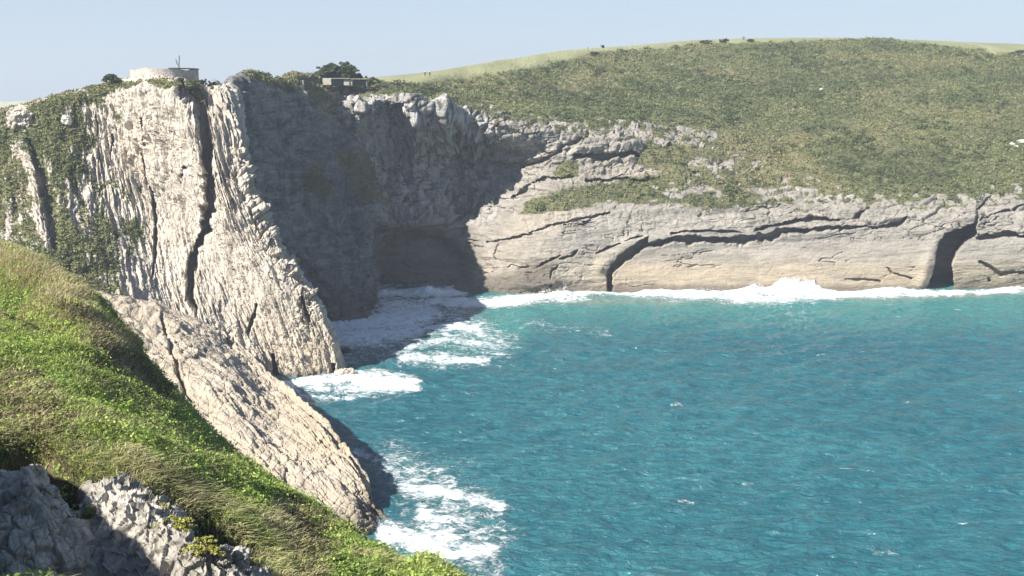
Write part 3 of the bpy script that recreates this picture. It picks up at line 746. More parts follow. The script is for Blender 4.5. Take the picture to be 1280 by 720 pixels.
# inlet
fo([(470, 378), (510, 382), (560, 376)], [10, 10, 8], .80)
fo([(410, 408), (470, 400), (540, 392)], [14, 18, 16], 1.0)
fo([(415, 422), (480, 420), (520, 412)], [14, 16, 14], .92)
fo([(420, 448), (500, 440)], [14, 14], .42)
fo([(470, 390), (560, 400), (620, 430)], [28, 38, 28], .56)
fo([(530, 410), (575, 408), (600, 415)], [7, 8, 6], .85)
fo([(505, 435), (540, 425), (570, 425), (600, 428)], [6, 8, 7, 5], .72)
fo([(500, 448), (550, 450), (608, 450)], [9, 12, 7], .82)
fo([(360, 482), (420, 478), (470, 476), (520, 480)], [10, 13, 16, 9], 1.0)
fo([(370, 495), (420, 496), (470, 490)], [8, 8, 7], .62)
fo([(600, 395), (680, 408), (760, 415)], [10, 12, 8], .28)
# near ridge
fo([(440, 562), (475, 575), (510, 578)], [6, 7, 5], .55)
fo([(480, 590), (520, 590), (560, 588)], [8, 12, 9], .60)
fo([(500, 608), (545, 612), (625, 632)], [9, 13, 7], .85)
fo([(470, 600), (500, 625), (510, 650), (500, 665)], [5, 10, 12, 12], .30)
fo([(528, 640), (540, 655), (560, 670)], [14, 24, 26], .86)
fo([(490, 580), (560, 620), (600, 670)], [28, 48, 44], .56)
fo([(480, 665), (520, 676), (560, 690), (610, 690)], [16, 24, 26, 16], .92)
fo([(560, 655), (640, 660)], [12, 8], .42)
fo([(500, 700), (620, 715)], [14, 14], .5)
for (a, b, ww) in ((1024, 444, 2.2), (1135, 503, 2.5), (1060, 588, 4), (1110, 690, 7), (1210, 656, 6), (860, 630, 5), (845, 505, 4), (668, 408, 5), (700, 410, 4), (760, 418, 4), (1130, 395, 3), (1090, 590, 3), (940, 604, 5), (650, 434, 3), (735, 410, 3.5), (1195, 388, 3), (1060, 480, 2), (770, 560, 2.5)):
    fo([(a - ww * 2.4, b), (a, b - ww * .3), (a + ww * 2, b + .5)], [ww * .3, ww * .5, ww * .2], .50)
white = np.clip(foam, 0, 1.3)
lift = sstep(.75, 1.2, foam)
lump = .5 + .9 * fbm(Xg * .35, Yg * .5, 0, 4)
Pw[..., 2] += lift * np.clip(lump, 0, 2) * .30
# the big breaker against the far wall and smaller ones
def breaker(px, py, wpx, h, ln=3.5):
    c = sea(px, py); ww = wpx / F * c[1]
    g = np.exp(-((Xg - c[0]) / ww)**2 - ((Yg - c[1]) / ln)**2)
    crest = np.clip(.55 + .9 * fbm(Xg * .22, Yg * .25, 5, 6, .72), 0, 2)
    Pw[..., 2] += h * g * crest
for q in ((1000, 368, 36, 3.9), (945, 368, 22, 2.0), (1120, 366, 36, 1.5), (880, 367, 38, 1.3), (700, 370, 14, 1.7), (740, 369, 26, 1.2), (640, 375, 26, 1.0), (820, 368, 24, 1.0), (1270, 364, 26, 1.0), (535, 366, 20, 1.8), (480, 368, 12, 1.0), (452, 478, 26, 1.1, 2), (400, 482, 24, .7, 2), (985, 366, 14, 2.2), (1018, 366, 10, 1.4)):
    breaker(*q)
shallow = np.clip(sstep(430, 372, jy) * .9 * sstep(560, 640, jx) + .55 * sstep(.1, .9, foam) + sstep(40, 0, dline(jx, jy, [(560, 430), (640, 410)])) * .6, 0, 1)
silt = np.exp(-(dline(jx, jy, [(570, 382), (700, 377), (900, 376), (1160, 370), (1290, 366)]) / 4.0)**2)
n = NT('sea_water')
p = n.pos(); pw = n.pos((1, 1.0, 1))
fm = n.attr('foam')
deep = n.mix(n.ss(n.noise(n.pos((.012, .02, 1)), 1.0, 4, .6), .38, .62), (0.024, 0.122, 0.148), (0.034, 0.155, 0.176))
c = n.mix(n.ss(n.noise(n.pos((.25, .5, 1), (0, 0, .2)), 1.0, 5, .65), .40, .60, 0.0, 0.6), deep, (0.006, 0.075, 0.100))  # painted dark wavelets imitate wave fronts without sky reflection
c = n.mix(n.attr('shallow'), c, (0.045, 0.215, 0.205))
c = n.mix(n.math('MULTIPLY', n.attr('silt'), .6), c, (0.22, 0.25, 0.20))
f1 = n.noise(n.pos((.8, 1.1, 1), (0, 0, .12)), .42, 9, .78, 1.6); f2 = n.vor(n.pos((.6, 1.0, 1)), .8, 'F1')
f3 = n.noise(n.pos((1, 1.6, 1)), 1.9, 8, .75, .6)
fn = n.math('ADD', n.math('MULTIPLY', n.math('SUBTRACT', f1, .5), 2.4), n.math('MULTIPLY', n.math('SUBTRACT', f2, .4), .35))
fn = n.math('ADD', fn, n.math('MULTIPLY', n.math('SUBTRACT', f3, .5), 1.7))
ff = n.ss(n.math('ADD', fm, fn), .34, .86)
ff = n.math('MULTIPLY', ff, n.ss(fm, .06, .3))
c = n.mix(ff, c, n.mix(n.ss(f3, .35, .6), (0.58, 0.70, 0.76), (0.90, 0.93, 0.94)))
rough = n.math('ADD', .10, n.math('MULTIPLY', ff, .6))
hh = n.math('ADD', n.math('MULTIPLY', n.noise(n.pos((.55, 1.25, 1), (0, 0, .12)), .9, 5, .60, .5), 1.0), n.math('MULTIPLY', n.noise(p, 3.0, 4, .6), .22))
hh = n.math('ADD', hh, n.math('MULTIPLY', ff, .35))
n.bump(hh, .8, 1.0)
M_sea = n.base(c, rough, .5); n.b.inputs['IOR'].default_value = 1.55
# only the part of the sheet the land leaves free
me = mesh_np('sea', Pw.reshape(-1, 3), grid_faces(*Pw.shape[:2]), dict(foam=white, shallow=shallow, silt=silt))
tag(link(me, 'sea', M_sea), 'choppy turquoise sea with surf along the rocks', kind='structure')
# open water outside the cove
Vo = np.array([(-9000, -3000, -1.4), (9000, -3000, -1.4), (9000, 9000, -1.4), (-9000, 9000, -1.4)], float)
me = mesh_np('water', Vo, np.array([[0, 1, 2, 3]]), dict(foam=np.zeros(4), shallow=np.zeros(4), silt=np.zeros(4)))
tag(link(me, 'water', M_sea), 'open sea reaching to the horizon', kind='structure')

# ------------------------------------------------------------------ scatter helpers
def leaf_cloud(centers, radii, tints, nleaf, lsize, squash=.7, up=.35, seed=0):
    """random leaf faces filling half ellipsoids; returns V,Q,tint"""
    r = np.random.default_rng(seed); n = len(centers) * nleaf
    c = np.repeat(centers, nleaf, 0); R = np.repeat(radii, nleaf); T = np.repeat(tints, nleaf)
    d = r.normal(size=(n, 3)); d /= np.linalg.norm(d, axis=1)[:, None]; d[:, 2] = np.abs(d[:, 2])
    d *= (r.uniform(.45, 1.05, n))[:, None]; d[:, 2] *= squash
    o = c + d * R[:, None]
    nrm = d + r.normal(size=(n, 3)) * .7 + np.array([0, 0, up]); nrm /= np.linalg.norm(nrm, axis=1)[:, None]
    a = np.cross(nrm, r.normal(size=(n, 3))); a /= np.linalg.norm(a, axis=1)[:, None]; b = np.cross(nrm, a)
    ls = lsize * r.uniform(.6, 1.4, n) * (R / R.mean())**.5
    a *= ls[:, None]; b *= (ls * r.uniform(.45, .8, n))[:, None]
    V = np.stack([o - a, o - b * .9, o + a, o + b * .9], 1).reshape(-1, 3)
    Q = np.arange(n * 4).reshape(-1, 4)
    tt = np.clip(T + r.normal(size=n) * .10, 0, 1)
    return V, Q, np.repeat(tt, 4)

def blades(base, length, width, lean, tint, nrm=None, seed=0):
    r = np.random.default_rng(seed); n = len(base)
    az = r.uniform(0, 2 * math.pi, n)
    side = np.stack([np.cos(az), np.sin(az), 0 * az], 1)
    az2 = az + r.normal(size=n) * .8 + 1.57
    ld = np.stack([np.cos(az2), np.sin(az2), 0 * az], 1) * .6 + lean; 
    up = np.array([0, 0, 1.0])
    L = length[:, None]; W = width[:, None]
    m = base + (up * .55 + ld * .22) * L; tpt = base + (up * .78 + ld * .72) * L
    V = np.stack([base - side * W, base + side * W, m + side * W * .8, m - side * W * .8, tpt + side * W * .2, tpt - side * W * .2], 1).reshape(-1, 3)
    i = np.arange(n)[:, None] * 6
    Q = np.concatenate([i + np.array([[0, 1, 2, 3]]), i + np.array([[3, 2, 4, 5]])], 0)
    return V, Q, np.repeat(np.clip(tint, 0, 1), 6)

def sample_grid(P, weight, n, seed):
    """pick points on a grid surface in proportion to area x weight"""
    r = np.random.default_rng(seed)
    du = P[1:, :-1] - P[:-1, :-1]; dv = P[:-1, 1:] - P[:-1, :-1]
    area = np.linalg.norm(np.cross(du, dv), axis=-1) * weight[:-1, :-1]
    a = area.ravel(); c = np.cumsum(a); c /= c[-1]
    idx = np.searchsorted(c, r.uniform(size=n)); idx = np.clip(idx, 0, len(a) - 1)
    i, j = np.unravel_index(idx, area.shape)
    f, g = r.uniform(size=n)[:, None], r.uniform(size=n)[:, None]
    pts = P[i, j] + du[i, j] * f + dv[i, j] * g
    return pts, i, j

M_heath = leaf_material('heath_leaves', [(0.0, (0.055, 0.068, 0.030)), (.3, (0.125, 0.155, 0.062)), (.5, (0.20, 0.222, 0.092)), (.68, (0.26, 0.235, 0.115)), (.85, (0.26, 0.215, 0.12)), (1.0, (0.36, 0.32, 0.18))], .8, .15)
M_bush = leaf_material('bush_leaves', [(0.0, (0.035, 0.05, 0.024)), (.5, (0.085, 0.115, 0.048)), (1.0, (0.16, 0.19, 0.08))], .7, .2)
M_grass = leaf_material('grass_blades', [(0.0, (0.075, 0.11, 0.035)), (.3, (0.18, 0.26, 0.065)), (.55, (0.31, 0.38, 0.11)), (.75, (0.44, 0.42, 0.20)), (1.0, (0.60, 0.50, 0.32))], .65, .35)
M_bark = plain('bark', (0.09, 0.075, 0.06))


# ------------------------------------------------------------------ plant cover
fX_, fY_ = Bf[..., 0], Bf[..., 1]
inview = (fx > -60) & (fx < 1420) & (fy < 300) & (Vf < 9.4)
wgt = np.clip(vegF - .35, 0, 1) * (1 - sstep(.15, .5, lawnF)) * inview * (1 - .92 * ((fx > 380) & (fx < 470) & (fy < 113) & (fy > 100))) * (1 - .9 * np.exp(-(dline(fx, fy, [(700, 92), (708, 98), (716, 108)]) / 3.5)**2))
pb, i, j = sample_grid(Pf, wgt * sstep(-.1, .3, fbm(fX_ * .05, fY_ * .05, 4, 3)), 750, 20)
pts, i, j = sample_grid(Pf, wgt, 26000, 21)
pr = np.random.default_rng(5)
big = fbm(pts[:, 0] * .03, pts[:, 1] * .03, 0, 4)
rad = .55 + .9 * pr.uniform(size=len(pts))**3 + .3 * np.clip(big, 0, 1)
_hx, _hy = proj(pts)
lush = np.exp(-(dline(_hx, _hy, [(670, 255), (760, 240), (860, 225), (940, 240)]) / 16)**2)
tin = np.clip(.38 + .62 * fbm(pts[:, 0] * .022, pts[:, 1] * .045, 2, 5, .65) + .08 * pr.normal(size=len(pts)) + .22 * lush, 0, 1)
V, Q, T = leaf_cloud(pts, rad, tin, 13, .21, .7, seed=31)
V2, Q2, T2 = leaf_cloud(pb, .9 + 1.2 * pr.uniform(size=len(pb))**2, np.clip(.16 + .12 * pr.normal(size=len(pb)), 0, .6), 70, .24, .7, seed=36)
Q = np.concatenate([Q, Q2 + len(V)]); V = np.concatenate([V, V2]); T = np.concatenate([T, T2])
tag(link(mesh_np('heath', V, Q, dict(tint=T), smooth=False), 'heath', M_heath), 'low olive heath covering the far hill', kind='stuff')

wgt = np.clip(vegH - .3, 0, 1) * (jxh > -60) * (Vh < 7.4) * (1 - .9 * sstep(5.95, 6.05, Vh) * (jxh > 150) * (jxh < 252))
pts, i, j = sample_grid(Ph, wgt, 12000, 22)
rad = .25 + .45 * pr.uniform(size=len(pts))**2
tin = np.clip(.50 + .35 * fbm(pts[:, 0] * .1, pts[:, 1] * .1, pts[:, 2] * .1, 4) + .12 * pr.normal(size=len(pts)), 0, 1)
V, Q, T = leaf_cloud(pts, rad, tin, 10, .17, .7, seed=32)
tag(link(mesh_np('ledge_plants', V, Q, dict(tint=T), smooth=False), 'ledge_plants', M_heath), 'green plants clinging to the ledges of the pale headland', kind='stuff')

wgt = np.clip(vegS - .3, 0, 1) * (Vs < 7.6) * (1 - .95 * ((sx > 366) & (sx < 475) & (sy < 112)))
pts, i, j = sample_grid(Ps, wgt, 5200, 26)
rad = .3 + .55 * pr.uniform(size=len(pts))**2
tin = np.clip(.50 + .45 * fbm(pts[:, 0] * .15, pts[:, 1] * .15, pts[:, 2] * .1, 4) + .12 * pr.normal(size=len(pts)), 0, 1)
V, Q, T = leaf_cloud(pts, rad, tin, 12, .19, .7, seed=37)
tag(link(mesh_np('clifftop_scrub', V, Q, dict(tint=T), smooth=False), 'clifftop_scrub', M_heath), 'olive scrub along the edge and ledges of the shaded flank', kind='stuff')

# foreground: grass and leafy growth
eX, eY = proj(Pe)
eV = (eX > -160) & (eX < 620) & (eY < 760) & (Ve < 5.6) & (Ve > 1.5)
pits = dpoly(eX, eY, [(-60, 590), (20, 565), (70, 575), (110, 600), (160, 590), (250, 640), (330, 700), (330, 760), (-60, 760)])
wgt = eV * (sstep(-30, 12, pits) * .97 + .03)
# weight toward what the viewpoint sees large
wgt = wgt / (1 + (Pe[..., 1] / 34.0)**2)
N1 = 210000
pts, i, j = sample_grid(Pe, wgt, N1, 23)
dr = dryE[i, j]; nz = fbm(pts[:, 0] * .5, pts[:, 1] * .5, 0, 4); nz2 = fbm(pts[:, 0] * .22, pts[:, 1] * .22, 7, 3)
tin = .58 + .30 * nz + .25 * nz2 + .05 * pr.normal(size=N1); tin = tin * (1 - dr) + dr * (.86 + .2 * nz + .08 * pr.normal(size=N1))
length = (.12 + .16 * pr.uniform(size=N1)) * (1 + .5 * dr) * (1 + .5 * np.clip(nz2, -1, 1))
lean = np.array([.35, -.25, -.05])[None, :] * (1 + 0 * length[:, None])
V, Q, T = blades(pts, length, .010 + .010 * pr.uniform(size=N1), lean, tin, seed=33)
tag(link(mesh_np('grass', V, Q, dict(tint=T)), 'grass', M_grass), 'long green and straw coloured grass on the near slope', kind='stuff')
bw = eV * np.exp(-((pits - 8) / 16)**2) * (eX > -40)
pts, i, j = sample_grid(Pe, bw + .05 * wgt, 16000, 27)
tin2 = np.clip(.72 + .3 * fbm(pts[:, 0] * .7, pts[:, 1] * .7, 0, 3) + .1 * pr.normal(size=len(pts)), 0, 1)
V2, Q2, T2 = blades(pts, .30 + .32 * pr.uniform(size=len(pts)), .008 + .008 * pr.uniform(size=len(pts)), np.array([.45, -.5, -.25])[None, :] * np.ones((len(pts), 1)), tin2, seed=38)
LONG = (V2, Q2, T2)
tag(link(mesh_np('long_grass', V2, Q2, dict(tint=T2)), 'long_grass', M_grass), 'long straw and green grass hanging over the near rocks', kind='stuff')
M_leaf = leaf_material('slope_leaves', [(0.0, (0.05, 0.075, 0.025)), (.35, (0.17, 0.27, 0.055)), (.65, (0.32, 0.44, 0.09)), (1.0, (0.50, 0.54, 0.18))], .6, .3)
N2 = 9000
wgt2 = wgt * (1 - .85 * sstep(.4, .8, dryE)) * (.4 + sstep(0, .5, fbm(Be[..., 0] * .3, Be[..., 1] * .3, 4, 3)))
pts, i, j = sample_grid(Pe, wgt2, N2, 24)
tin = np.clip(.64 + .38 * fbm(pts[:, 0] * .4, pts[:, 1] * .4, 2, 4) + .1 * pr.normal(size=N2), 0, 1)
V, Q, T = leaf_cloud(pts, .16 + .28 * pr.uniform(size=N2)**2, tin, 34, .042, .8, seed=34)
tag(link(mesh_np('undergrowth', V, Q, dict(tint=T), smooth=False), 'undergrowth', M_leaf), 'bright leafy undergrowth mixed into the near grass', kind='stuff')

M_heather = leaf_material('brown_heather', [(0.0, (0.05, 0.04, 0.028)), (.45, (0.13, 0.10, 0.065)), (.8, (0.24, 0.19, 0.12)), (1.0, (0.42, 0.35, 0.22))], .8, .2)
hz_ = np.maximum.reduce([sstep(14, -8, dpoly(eX, eY, q)) for q in (
    [(70, 380), (110, 400), (200, 478), (212, 505), (170, 480), (120, 440)], [(-20, 480), (40, 470), (70, 510), (110, 560), (100, 600), (40, 570), (-20, 560)],
    [(165, 585), (215, 600), (260, 650), (240, 655), (180, 612)], [(190, 640), (260, 640), (340, 700), (300, 712), (250, 668)], [(370, 640), (400, 650), (410, 690), (350, 700)])])
hz_ = np.maximum(hz_, .25 * sstep(.15, .5, fbm(Be[..., 0] * .5, Be[..., 1] * .5, 9, 3)))
pts, i, j = sample_grid(Pe, wgt * hz_, 4200, 25)
tin = np.clip(.45 + .4 * fbm(pts[:, 0] * .6, pts[:, 1] * .6, 2, 4) + .15 * pr.normal(size=len(pts)), 0, 1)
V, Q, T = leaf_cloud(pts, .14 + .26 * pr.uniform(size=len(pts))**2, tin, 34, .032, .9, up=0, seed=35)
tag(link(mesh_np('heather', V, Q, dict(tint=T), smooth=False), 'heather', M_heather), 'dry brown heather in patches on the near slope', kind='stuff')
# droplets thrown up where the swell hits the rocks
cs, rs = [], []
for (px, py, w_, h_, m) in ((1000, 364, 30, 3.6, 700), (945, 365, 22, 2.0, 260), (1110, 364, 40, 1.2, 200), (704, 365, 8, 3.4, 260), (880, 365, 40, 1.0, 160), (450, 476, 20, 1.2, 200), (535, 362, 14, 1.6, 120), (640, 372, 30, .9, 120), (1270, 362, 14, 1.0, 60)):
    c0 = sea(px, py); q = pr.normal(size=(m, 3)) * np.array([w_ / F * c0[1] * .55, .8, 0]); q[:, 2] = h_ * pr.uniform(size=m)**1.4 * np.exp(-(q[:, 0] / (w_ / F * c0[1] * .7))**2)
    cs.append(c0 + q); rs.append(np.full(m, .22))
cs = np.concatenate(cs); rs = np.concatenate(rs)
V, Q, T = leaf_cloud(cs, rs, np.full(len(cs), .5), 9, .05, 1.0, seed=77)
M_spray = leaf_material('spray_droplets', [(0, (.8, .84, .86)), (1, (.86, .88, .9))], .4, .3)
tag(link(mesh_np('spray', V, Q, dict(tint=T), smooth=False), 'spray', M_spray), 'white spray where the swell hits the far cliff', kind='stuff')

# ------------------------------------------------------------------ small mesh tools for the things
def on(P, px, py):
    a, b = proj(P); k = np.argmin((a - px)**2 + (b - py)**2)
    return P.reshape(-1, 3)[k].copy()

def empty(name, loc, rz=0):
    o = bpy.data.objects.new(name, None); C.objects.link(o); o.location = loc; o.rotation_euler[2] = rz
    o.empty_display_size = .3; return o

def rock_mesh(name, size, seed, sub=48, cell=.9, amp=.22, flat=.0):
    """craggy boulder from a displaced cube-sphere"""
    g = np.linspace(-1, 1, sub)
    a, b = np.meshgrid(g, g, indexing='ij'); o = np.ones_like(a)
    Vs_, Qs_ = [], []; k = 0
    for f in [(a, b, o), (b, a, -o), (o, a, b), (-o, b, a), (b, o, a), (a, -o, b)]:
        v = np.stack(f, -1).reshape(-1, 3); Vs_.append(v); Qs_.append(grid_faces(sub, sub) + k); k += len(v)
    v = np.concatenate(Vs_); v = v / (np.abs(v)**3).sum(1, keepdims=True)**(1 / 3.0)
    s = np.array(size)
    p = v * s; q = p + seed * 7.3
    bv, be = blocks(q[:, 0] / cell, q[:, 1] / cell, q[:, 2] / cell)
    bv2, be2 = blocks(q[:, 0] / cell * 2.7, q[:, 1] / cell * 2.7, q[:, 2] / cell * 2.7)
    d = amp * (1.3 * (bv - .5) - .6 * sstep(.12, 0, be) + .45 * (bv2 - .5) - .25 * sstep(.12, 0, be2) + .5 * fbm(q[:, 0] / cell, q[:, 1] / cell, q[:, 2] / cell, 4))
    p = p + v * d[:, None]
    z = np.zeros(len(p))
    return mesh_np(name, p, np.concatenate(Qs_), dict(veg=z, dry=z, warm=z, wet_shade=z))

def strip(name, pts, radii, mat, parent=None, seg=7):
    V, Q = [], []; k = 0
    pts = [Vector(p) for p in pts]
    for i, p in enumerate(pts):
        d = (pts[min(i + 1, len(pts) - 1)] - pts[max(i - 1, 0)]).normalized()
        a = d.cross(Vector((0.3, 1, .1))).normalized(); b = d.cross(a)
        for s_ in range(seg):
            t_ = 2 * math.pi * s_ / seg
            V.append(p + (a * math.cos(t_) + b * math.sin(t_)) * radii[i])
    for i in range(len(pts) - 1):
        for s_ in range(seg):
            Q.append((i * seg + s_, i * seg + (s_ + 1) % seg, (i + 1) * seg + (s_ + 1) % seg, (i + 1) * seg + s_))
    V.append(pts[0]); V.append(pts[-1]); n0 = len(V) - 2
    me = bpy.data.meshes.new(name)
    F_ = [tuple(q) for q in Q] + [tuple(range(seg))[::-1], tuple(range((len(pts) - 1) * seg, len(pts) * seg))]
    me.from_pydata([tuple(v) for v in V[:-2]], [], F_); me.update()
    return link(me, name, mat, parent)

def tree(name, loc, w, h, label, group=None, tint=.4, leaf=.22, n=120, nl=40, lobes=7, seed=1, cat='bush', mat=None, dense=1.0, trunk_h=.5):
    r = np.random.default_rng(seed); o = empty(name, loc)
    tag(o, label, cat, group)
    tips = []
    for k in range(lobes):
        a = r.uniform(0, 6.28); q = r.uniform(.1, .75) * w * .5
        tips.append((math.cos(a) * q, math.sin(a) * q * .8, h * r.uniform(.18, .8)))
    V, T, cs, rs = [], [], [], []
    for (a, b, c_) in tips:
        m = n // lobes
        cs.append(np.array([a, b, c_]) + r.normal(size=(m, 3)) * np.array([w * .13, w * .11, h * .10]) * dense); rs.append(r.uniform(.12, .30, m) * min(w, h) * .55)
    cs = np.concatenate(cs); cs[:, 2] = np.clip(cs[:, 2], .0, h * (1 - .45 * (np.hypot(cs[:, 0], cs[:, 1]) / (w * .5))**2)); rs = np.concatenate(rs)
    V, Q, T = leaf_cloud(cs, rs, np.clip(tint + r.normal(size=len(cs)) * .12, 0, 1), nl, leaf, .85, seed=seed)
    link(mesh_np('crown', V, Q, dict(tint=T), smooth=False), 'crown', mat or M_bush, o)
    strip('trunk', [(0, 0, -.4), (w * .02, 0, h * trunk_h * .5), (-w * .02, 0, h * trunk_h)], [w * .05, w * .04, w * .02], M_bark, o)
    for (a, b, c_) in tips[:4]:
        strip('limb', [(0, 0, h * trunk_h * .35), (a * .5, b * .5, c_ * .7), (a, b, c_)], [w * .03, w * .02, w * .008], M_bark, o, 5)
    return o

VK = int(np.searchsorted(Vf[0], 9.02))
# ------------------------------------------------------------------ the round lookout on the headland
M_stone = NT('whitewashed_stone'); n = M_stone; p = n.pos()
br = n.n('ShaderNodeTexVoronoi', feature='DISTANCE_TO_EDGE'); mp = n.pos((1, 1, 1.8)); n.l(mp, br.inputs['Vector']); br.inputs['Scale'].default_value = 1.7
c = n.mix(n.ss(n.noise(p, .8, 6, .65), .35, .65), (0.34, 0.305, 0.25), (0.52, 0.49, 0.44))
c = n.mix(n.ss(br.outputs[0], 0, .08, .8, 0), c, (0.20, 0.175, 0.14)); n.bump(br.outputs[0], .6, .1); M_stone = n.base(c)
M_capd = plain('dark_coping', (0.16, 0.15, 0.14)); M_conc = plain('pale_concrete', (0.40, 0.36, 0.29)); M_rustm = plain('grey_metal', (0.16, 0.16, 0.17), .5)

def ring(r0, r1, z0, z1, a0=0, a1=2 * math.pi, seg=72, wob=0.0, zfun=None):
    V, Qf = [], []
    full = abs(a1 - a0) > 6.28
    m = seg if full else seg + 1
    for k in range(m):
        a = a0 + (a1 - a0) * k / seg; w_ = 1 + wob * math.sin(5 * a + 1) ; zt = z1 + (zfun(a) if zfun else 0)
        for (r, z) in ((r0, z0), (r1, z0), (r1, zt), (r0, zt)):
            V.append((math.cos(a) * r * w_, math.sin(a) * r * w_, z))
    for k in range(seg):
        a = k * 4; b = ((k + 1) % m) * 4
        for s_ in range(4):
            Qf.append((a + s_, b + s_, b + (s_ + 1) % 4, a + (s_ + 1) % 4))
    if not full: Qf += [(0, 3, 2, 1), (m * 4 - 4, m * 4 - 3, m * 4 - 2, m * 4 - 1)]
    return V, Qf
def mk(name, VQ, mat, parent=None):
    me = bpy.data.meshes.new(name); me.from_pydata(VQ[0], [], VQ[1]); me.update(); return link(me, name, mat, parent)

base_c = at(206.5, 104, 214)
o = empty('lookout_wall', base_c); tag(o, 'round roofless pale stone lookout wall on top of the left headland', 'lookout')
mk('wall', ring(5.4, 6.25, -5.5, 2.55, zfun=lambda a: .12 * math.sin(3 * a) + .1 * math.sin(7 * a + 2)), M_stone, o)
mk('floor_slab', ring(.01, 5.5, -1.2, 1.2), M_conc, o)
mk('coping', ring(5.3, 6.38, 2.56, 2.78, a0=-1.15, a1=.9, seg=30), M_capd, o)
# low white wall beside it
lw = empty('garden_wall', at(169, 104, 212)); tag(lw, 'low broken whitewashed wall left of the round lookout', 'low wall')
mk('wall', ([(-1.6, -.3, -1.5), (2.2, -.3, -1.5), (2.2, .3, -1.5), (-1.6, .3, -1.5), (-1.6, -.3, .15), (2.2, -.3, 1.15), (2.2, .3, 1.15), (-1.6, .3, .15), (.2, -.3, .95), (.2, .3, .95)],
   [(0, 3, 2, 1), (0, 1, 5, 8, 4), (2, 3, 7, 9, 6), (1, 2, 6, 5), (0, 4, 7, 3), (4, 8, 9, 7), (8, 5, 6, 9)]), M_stone, lw)
# forked mast
fm_ = empty('forked_post', at(223.5, 90, 214)); tag(fm_, 'thin dark forked post standing inside the round lookout wall', 'post')
strip('pole', [(0, 0, -1.2), (.05, 0, .8), (.24, 0, 3.1)], [.17, .14, .10], M_rustm, fm_)
strip('branch', [(.05, 0, 1.0), (-.32, 0, 1.7), (-.46, 0, 2.4)], [.11, .11, .09], M_rustm, fm_)
# pale path behind the notch
# bushes on the headland top
tree('ridge_bush', on(Ph, 138, 108) + np.array([0, .5, 0]), 3.0, 2.2, 'round dark green bush alone on the skyline left of the round lookout', tint=.3, leaf=.16, n=80, seed=4)
tree('ridge_bush', on(Ph, 240, 116) + np.array([0, .5, -.2]), 2.6, 1.9, 'light green bush below the right end of the round lookout', tint=.8, leaf=.14, n=70, seed=5)
b_ = tree('ridge_bush', at(252, 104, 208) + np.array([0, 0, -1.0]), 3.2, 1.9, 'dark bush spilling down just right of the round lookout', tint=.1, leaf=.15, n=70, seed=6)

# ------------------------------------------------------------------ scrub and old battery walls on the neck of land
for (px, py, Y0, w, h, tint, lab, sd) in [
    (404, 101, 262, 7.5, 3.6, .35, 'dark evergreen thicket tree at the left of the clump above the cove', 11),
    (418, 101, 264, 6.5, 4.9, .25, 'tallest dark tree of the clump above the cove', 12),
    (431, 101, 263, 6.5, 4.7, .30, 'dark tree at the right of the clump above the cove, its top split in two', 13),
    (442, 102, 266, 5.0, 3.0, .20, 'low dark tree at the right foot of the clump above the cove', 14)]:
    tree('scrub_tree', at(px, py, Y0) + np.array([0, 0, -.6]), w, h, lab, 'trees of the dark clump above the cove', tint=tint, leaf=.24, n=120, nl=34, seed=sd, cat='tree')
tree('low_bush', at(455, 103.5, 272) + np.array([0, 0, -.8]), 7.5, 2.3, 'long low grey green bush right of the tree clump', tint=.25, leaf=.22, n=110, seed=15)
tree('low_bush', at(378, 104.5, 262) + np.array([0, 0, -.6]), 5.5, 1.6, 'low dark bush left of the tree clump', tint=.2, leaf=.2, n=80, seed=16)
M_twig = plain('bare_twigs', (0.22, 0.19, 0.19))
bt = empty('bare_tree', at(389, 103, 264)); tag(bt, 'small bare leafless tree on the skyline left of the tree clump', 'tree')
strip('trunk', [(0, 0, -.5), (0, 0, 1.2), (.1, 0, 2.4)], [.09, .07, .04], M_twig, bt, 5)
for k in range(14):
    a = random.uniform(0, 6.28); z = random.uniform(.9, 2.2); l = random.uniform(.6, 1.2)
    strip('twig', [(0, 0, z), (math.cos(a) * l * .5, math.sin(a) * l * .5, z + .45), (math.cos(a) * l, math.sin(a) * l, z + 1.0)], [.035, .025, .012], M_twig, bt, 4)

def box(name, c, s, mat, parent, bev=.04):
    import bmesh
    bm = bmesh.new(); bmesh.ops.create_cube(bm, size=1.0); bmesh.ops.scale(bm, vec=s, verts=bm.verts)
    bmesh.ops.bevel(bm, geom=list(bm.edges), offset=bev, segments=1, affect='EDGES'); bmesh.ops.translate(bm, vec=c, verts=bm.verts)
    me = bpy.data.meshes.new(name); bm.to_mesh(me); bm.free(); return link(me, name, mat, parent)
M_dark = plain('weathered_grey_wall', (0.13, 0.125, 0.10)); M_roof = plain('mossy_slab', (0.17, 0.175, 0.12))
def battery(px, py, Y0, span, label, left=True):
    o = empty('ruined_shelter', at(px, py, Y0)); tag(o, label, 'ruin', 'old low shelters on the cliff edge')
    box('wall', (0, .8, -.1), (span, .4, 1.4), M_dark, o)
    box('roof', (0, .2, .78), (span + .3, 1.8, .28), M_roof, o)
    box('pillar', (-span / 2 - .9, -.1, .1), (1.9, 1.3, 1.5), M_conc, o)
    box('pillar', (span / 2 - .12, -.3, -.15), (.3, .3, 1.5), M_dark, o)
    return o
battery(426, 102.6, 252, 4.2, 'low ruined shelter with a pale end block, left one below the tree clump')
battery(450, 103.2, 252.5, 3.4, 'low ruined shelter with a pale end block, right one near the low bush')
rp = empty('stone_stub', at(378, 107.5, 243)); tag(rp, 'pale broken wall stub on the cliff edge left of the shelters', 'ruin')
box('wall', (0, 0, 0), (.7, .7, 2.4), M_conc, rp); box('footing', (.2, .1, -1.6), (1.6, 1.2, 1.2), M_conc, rp)

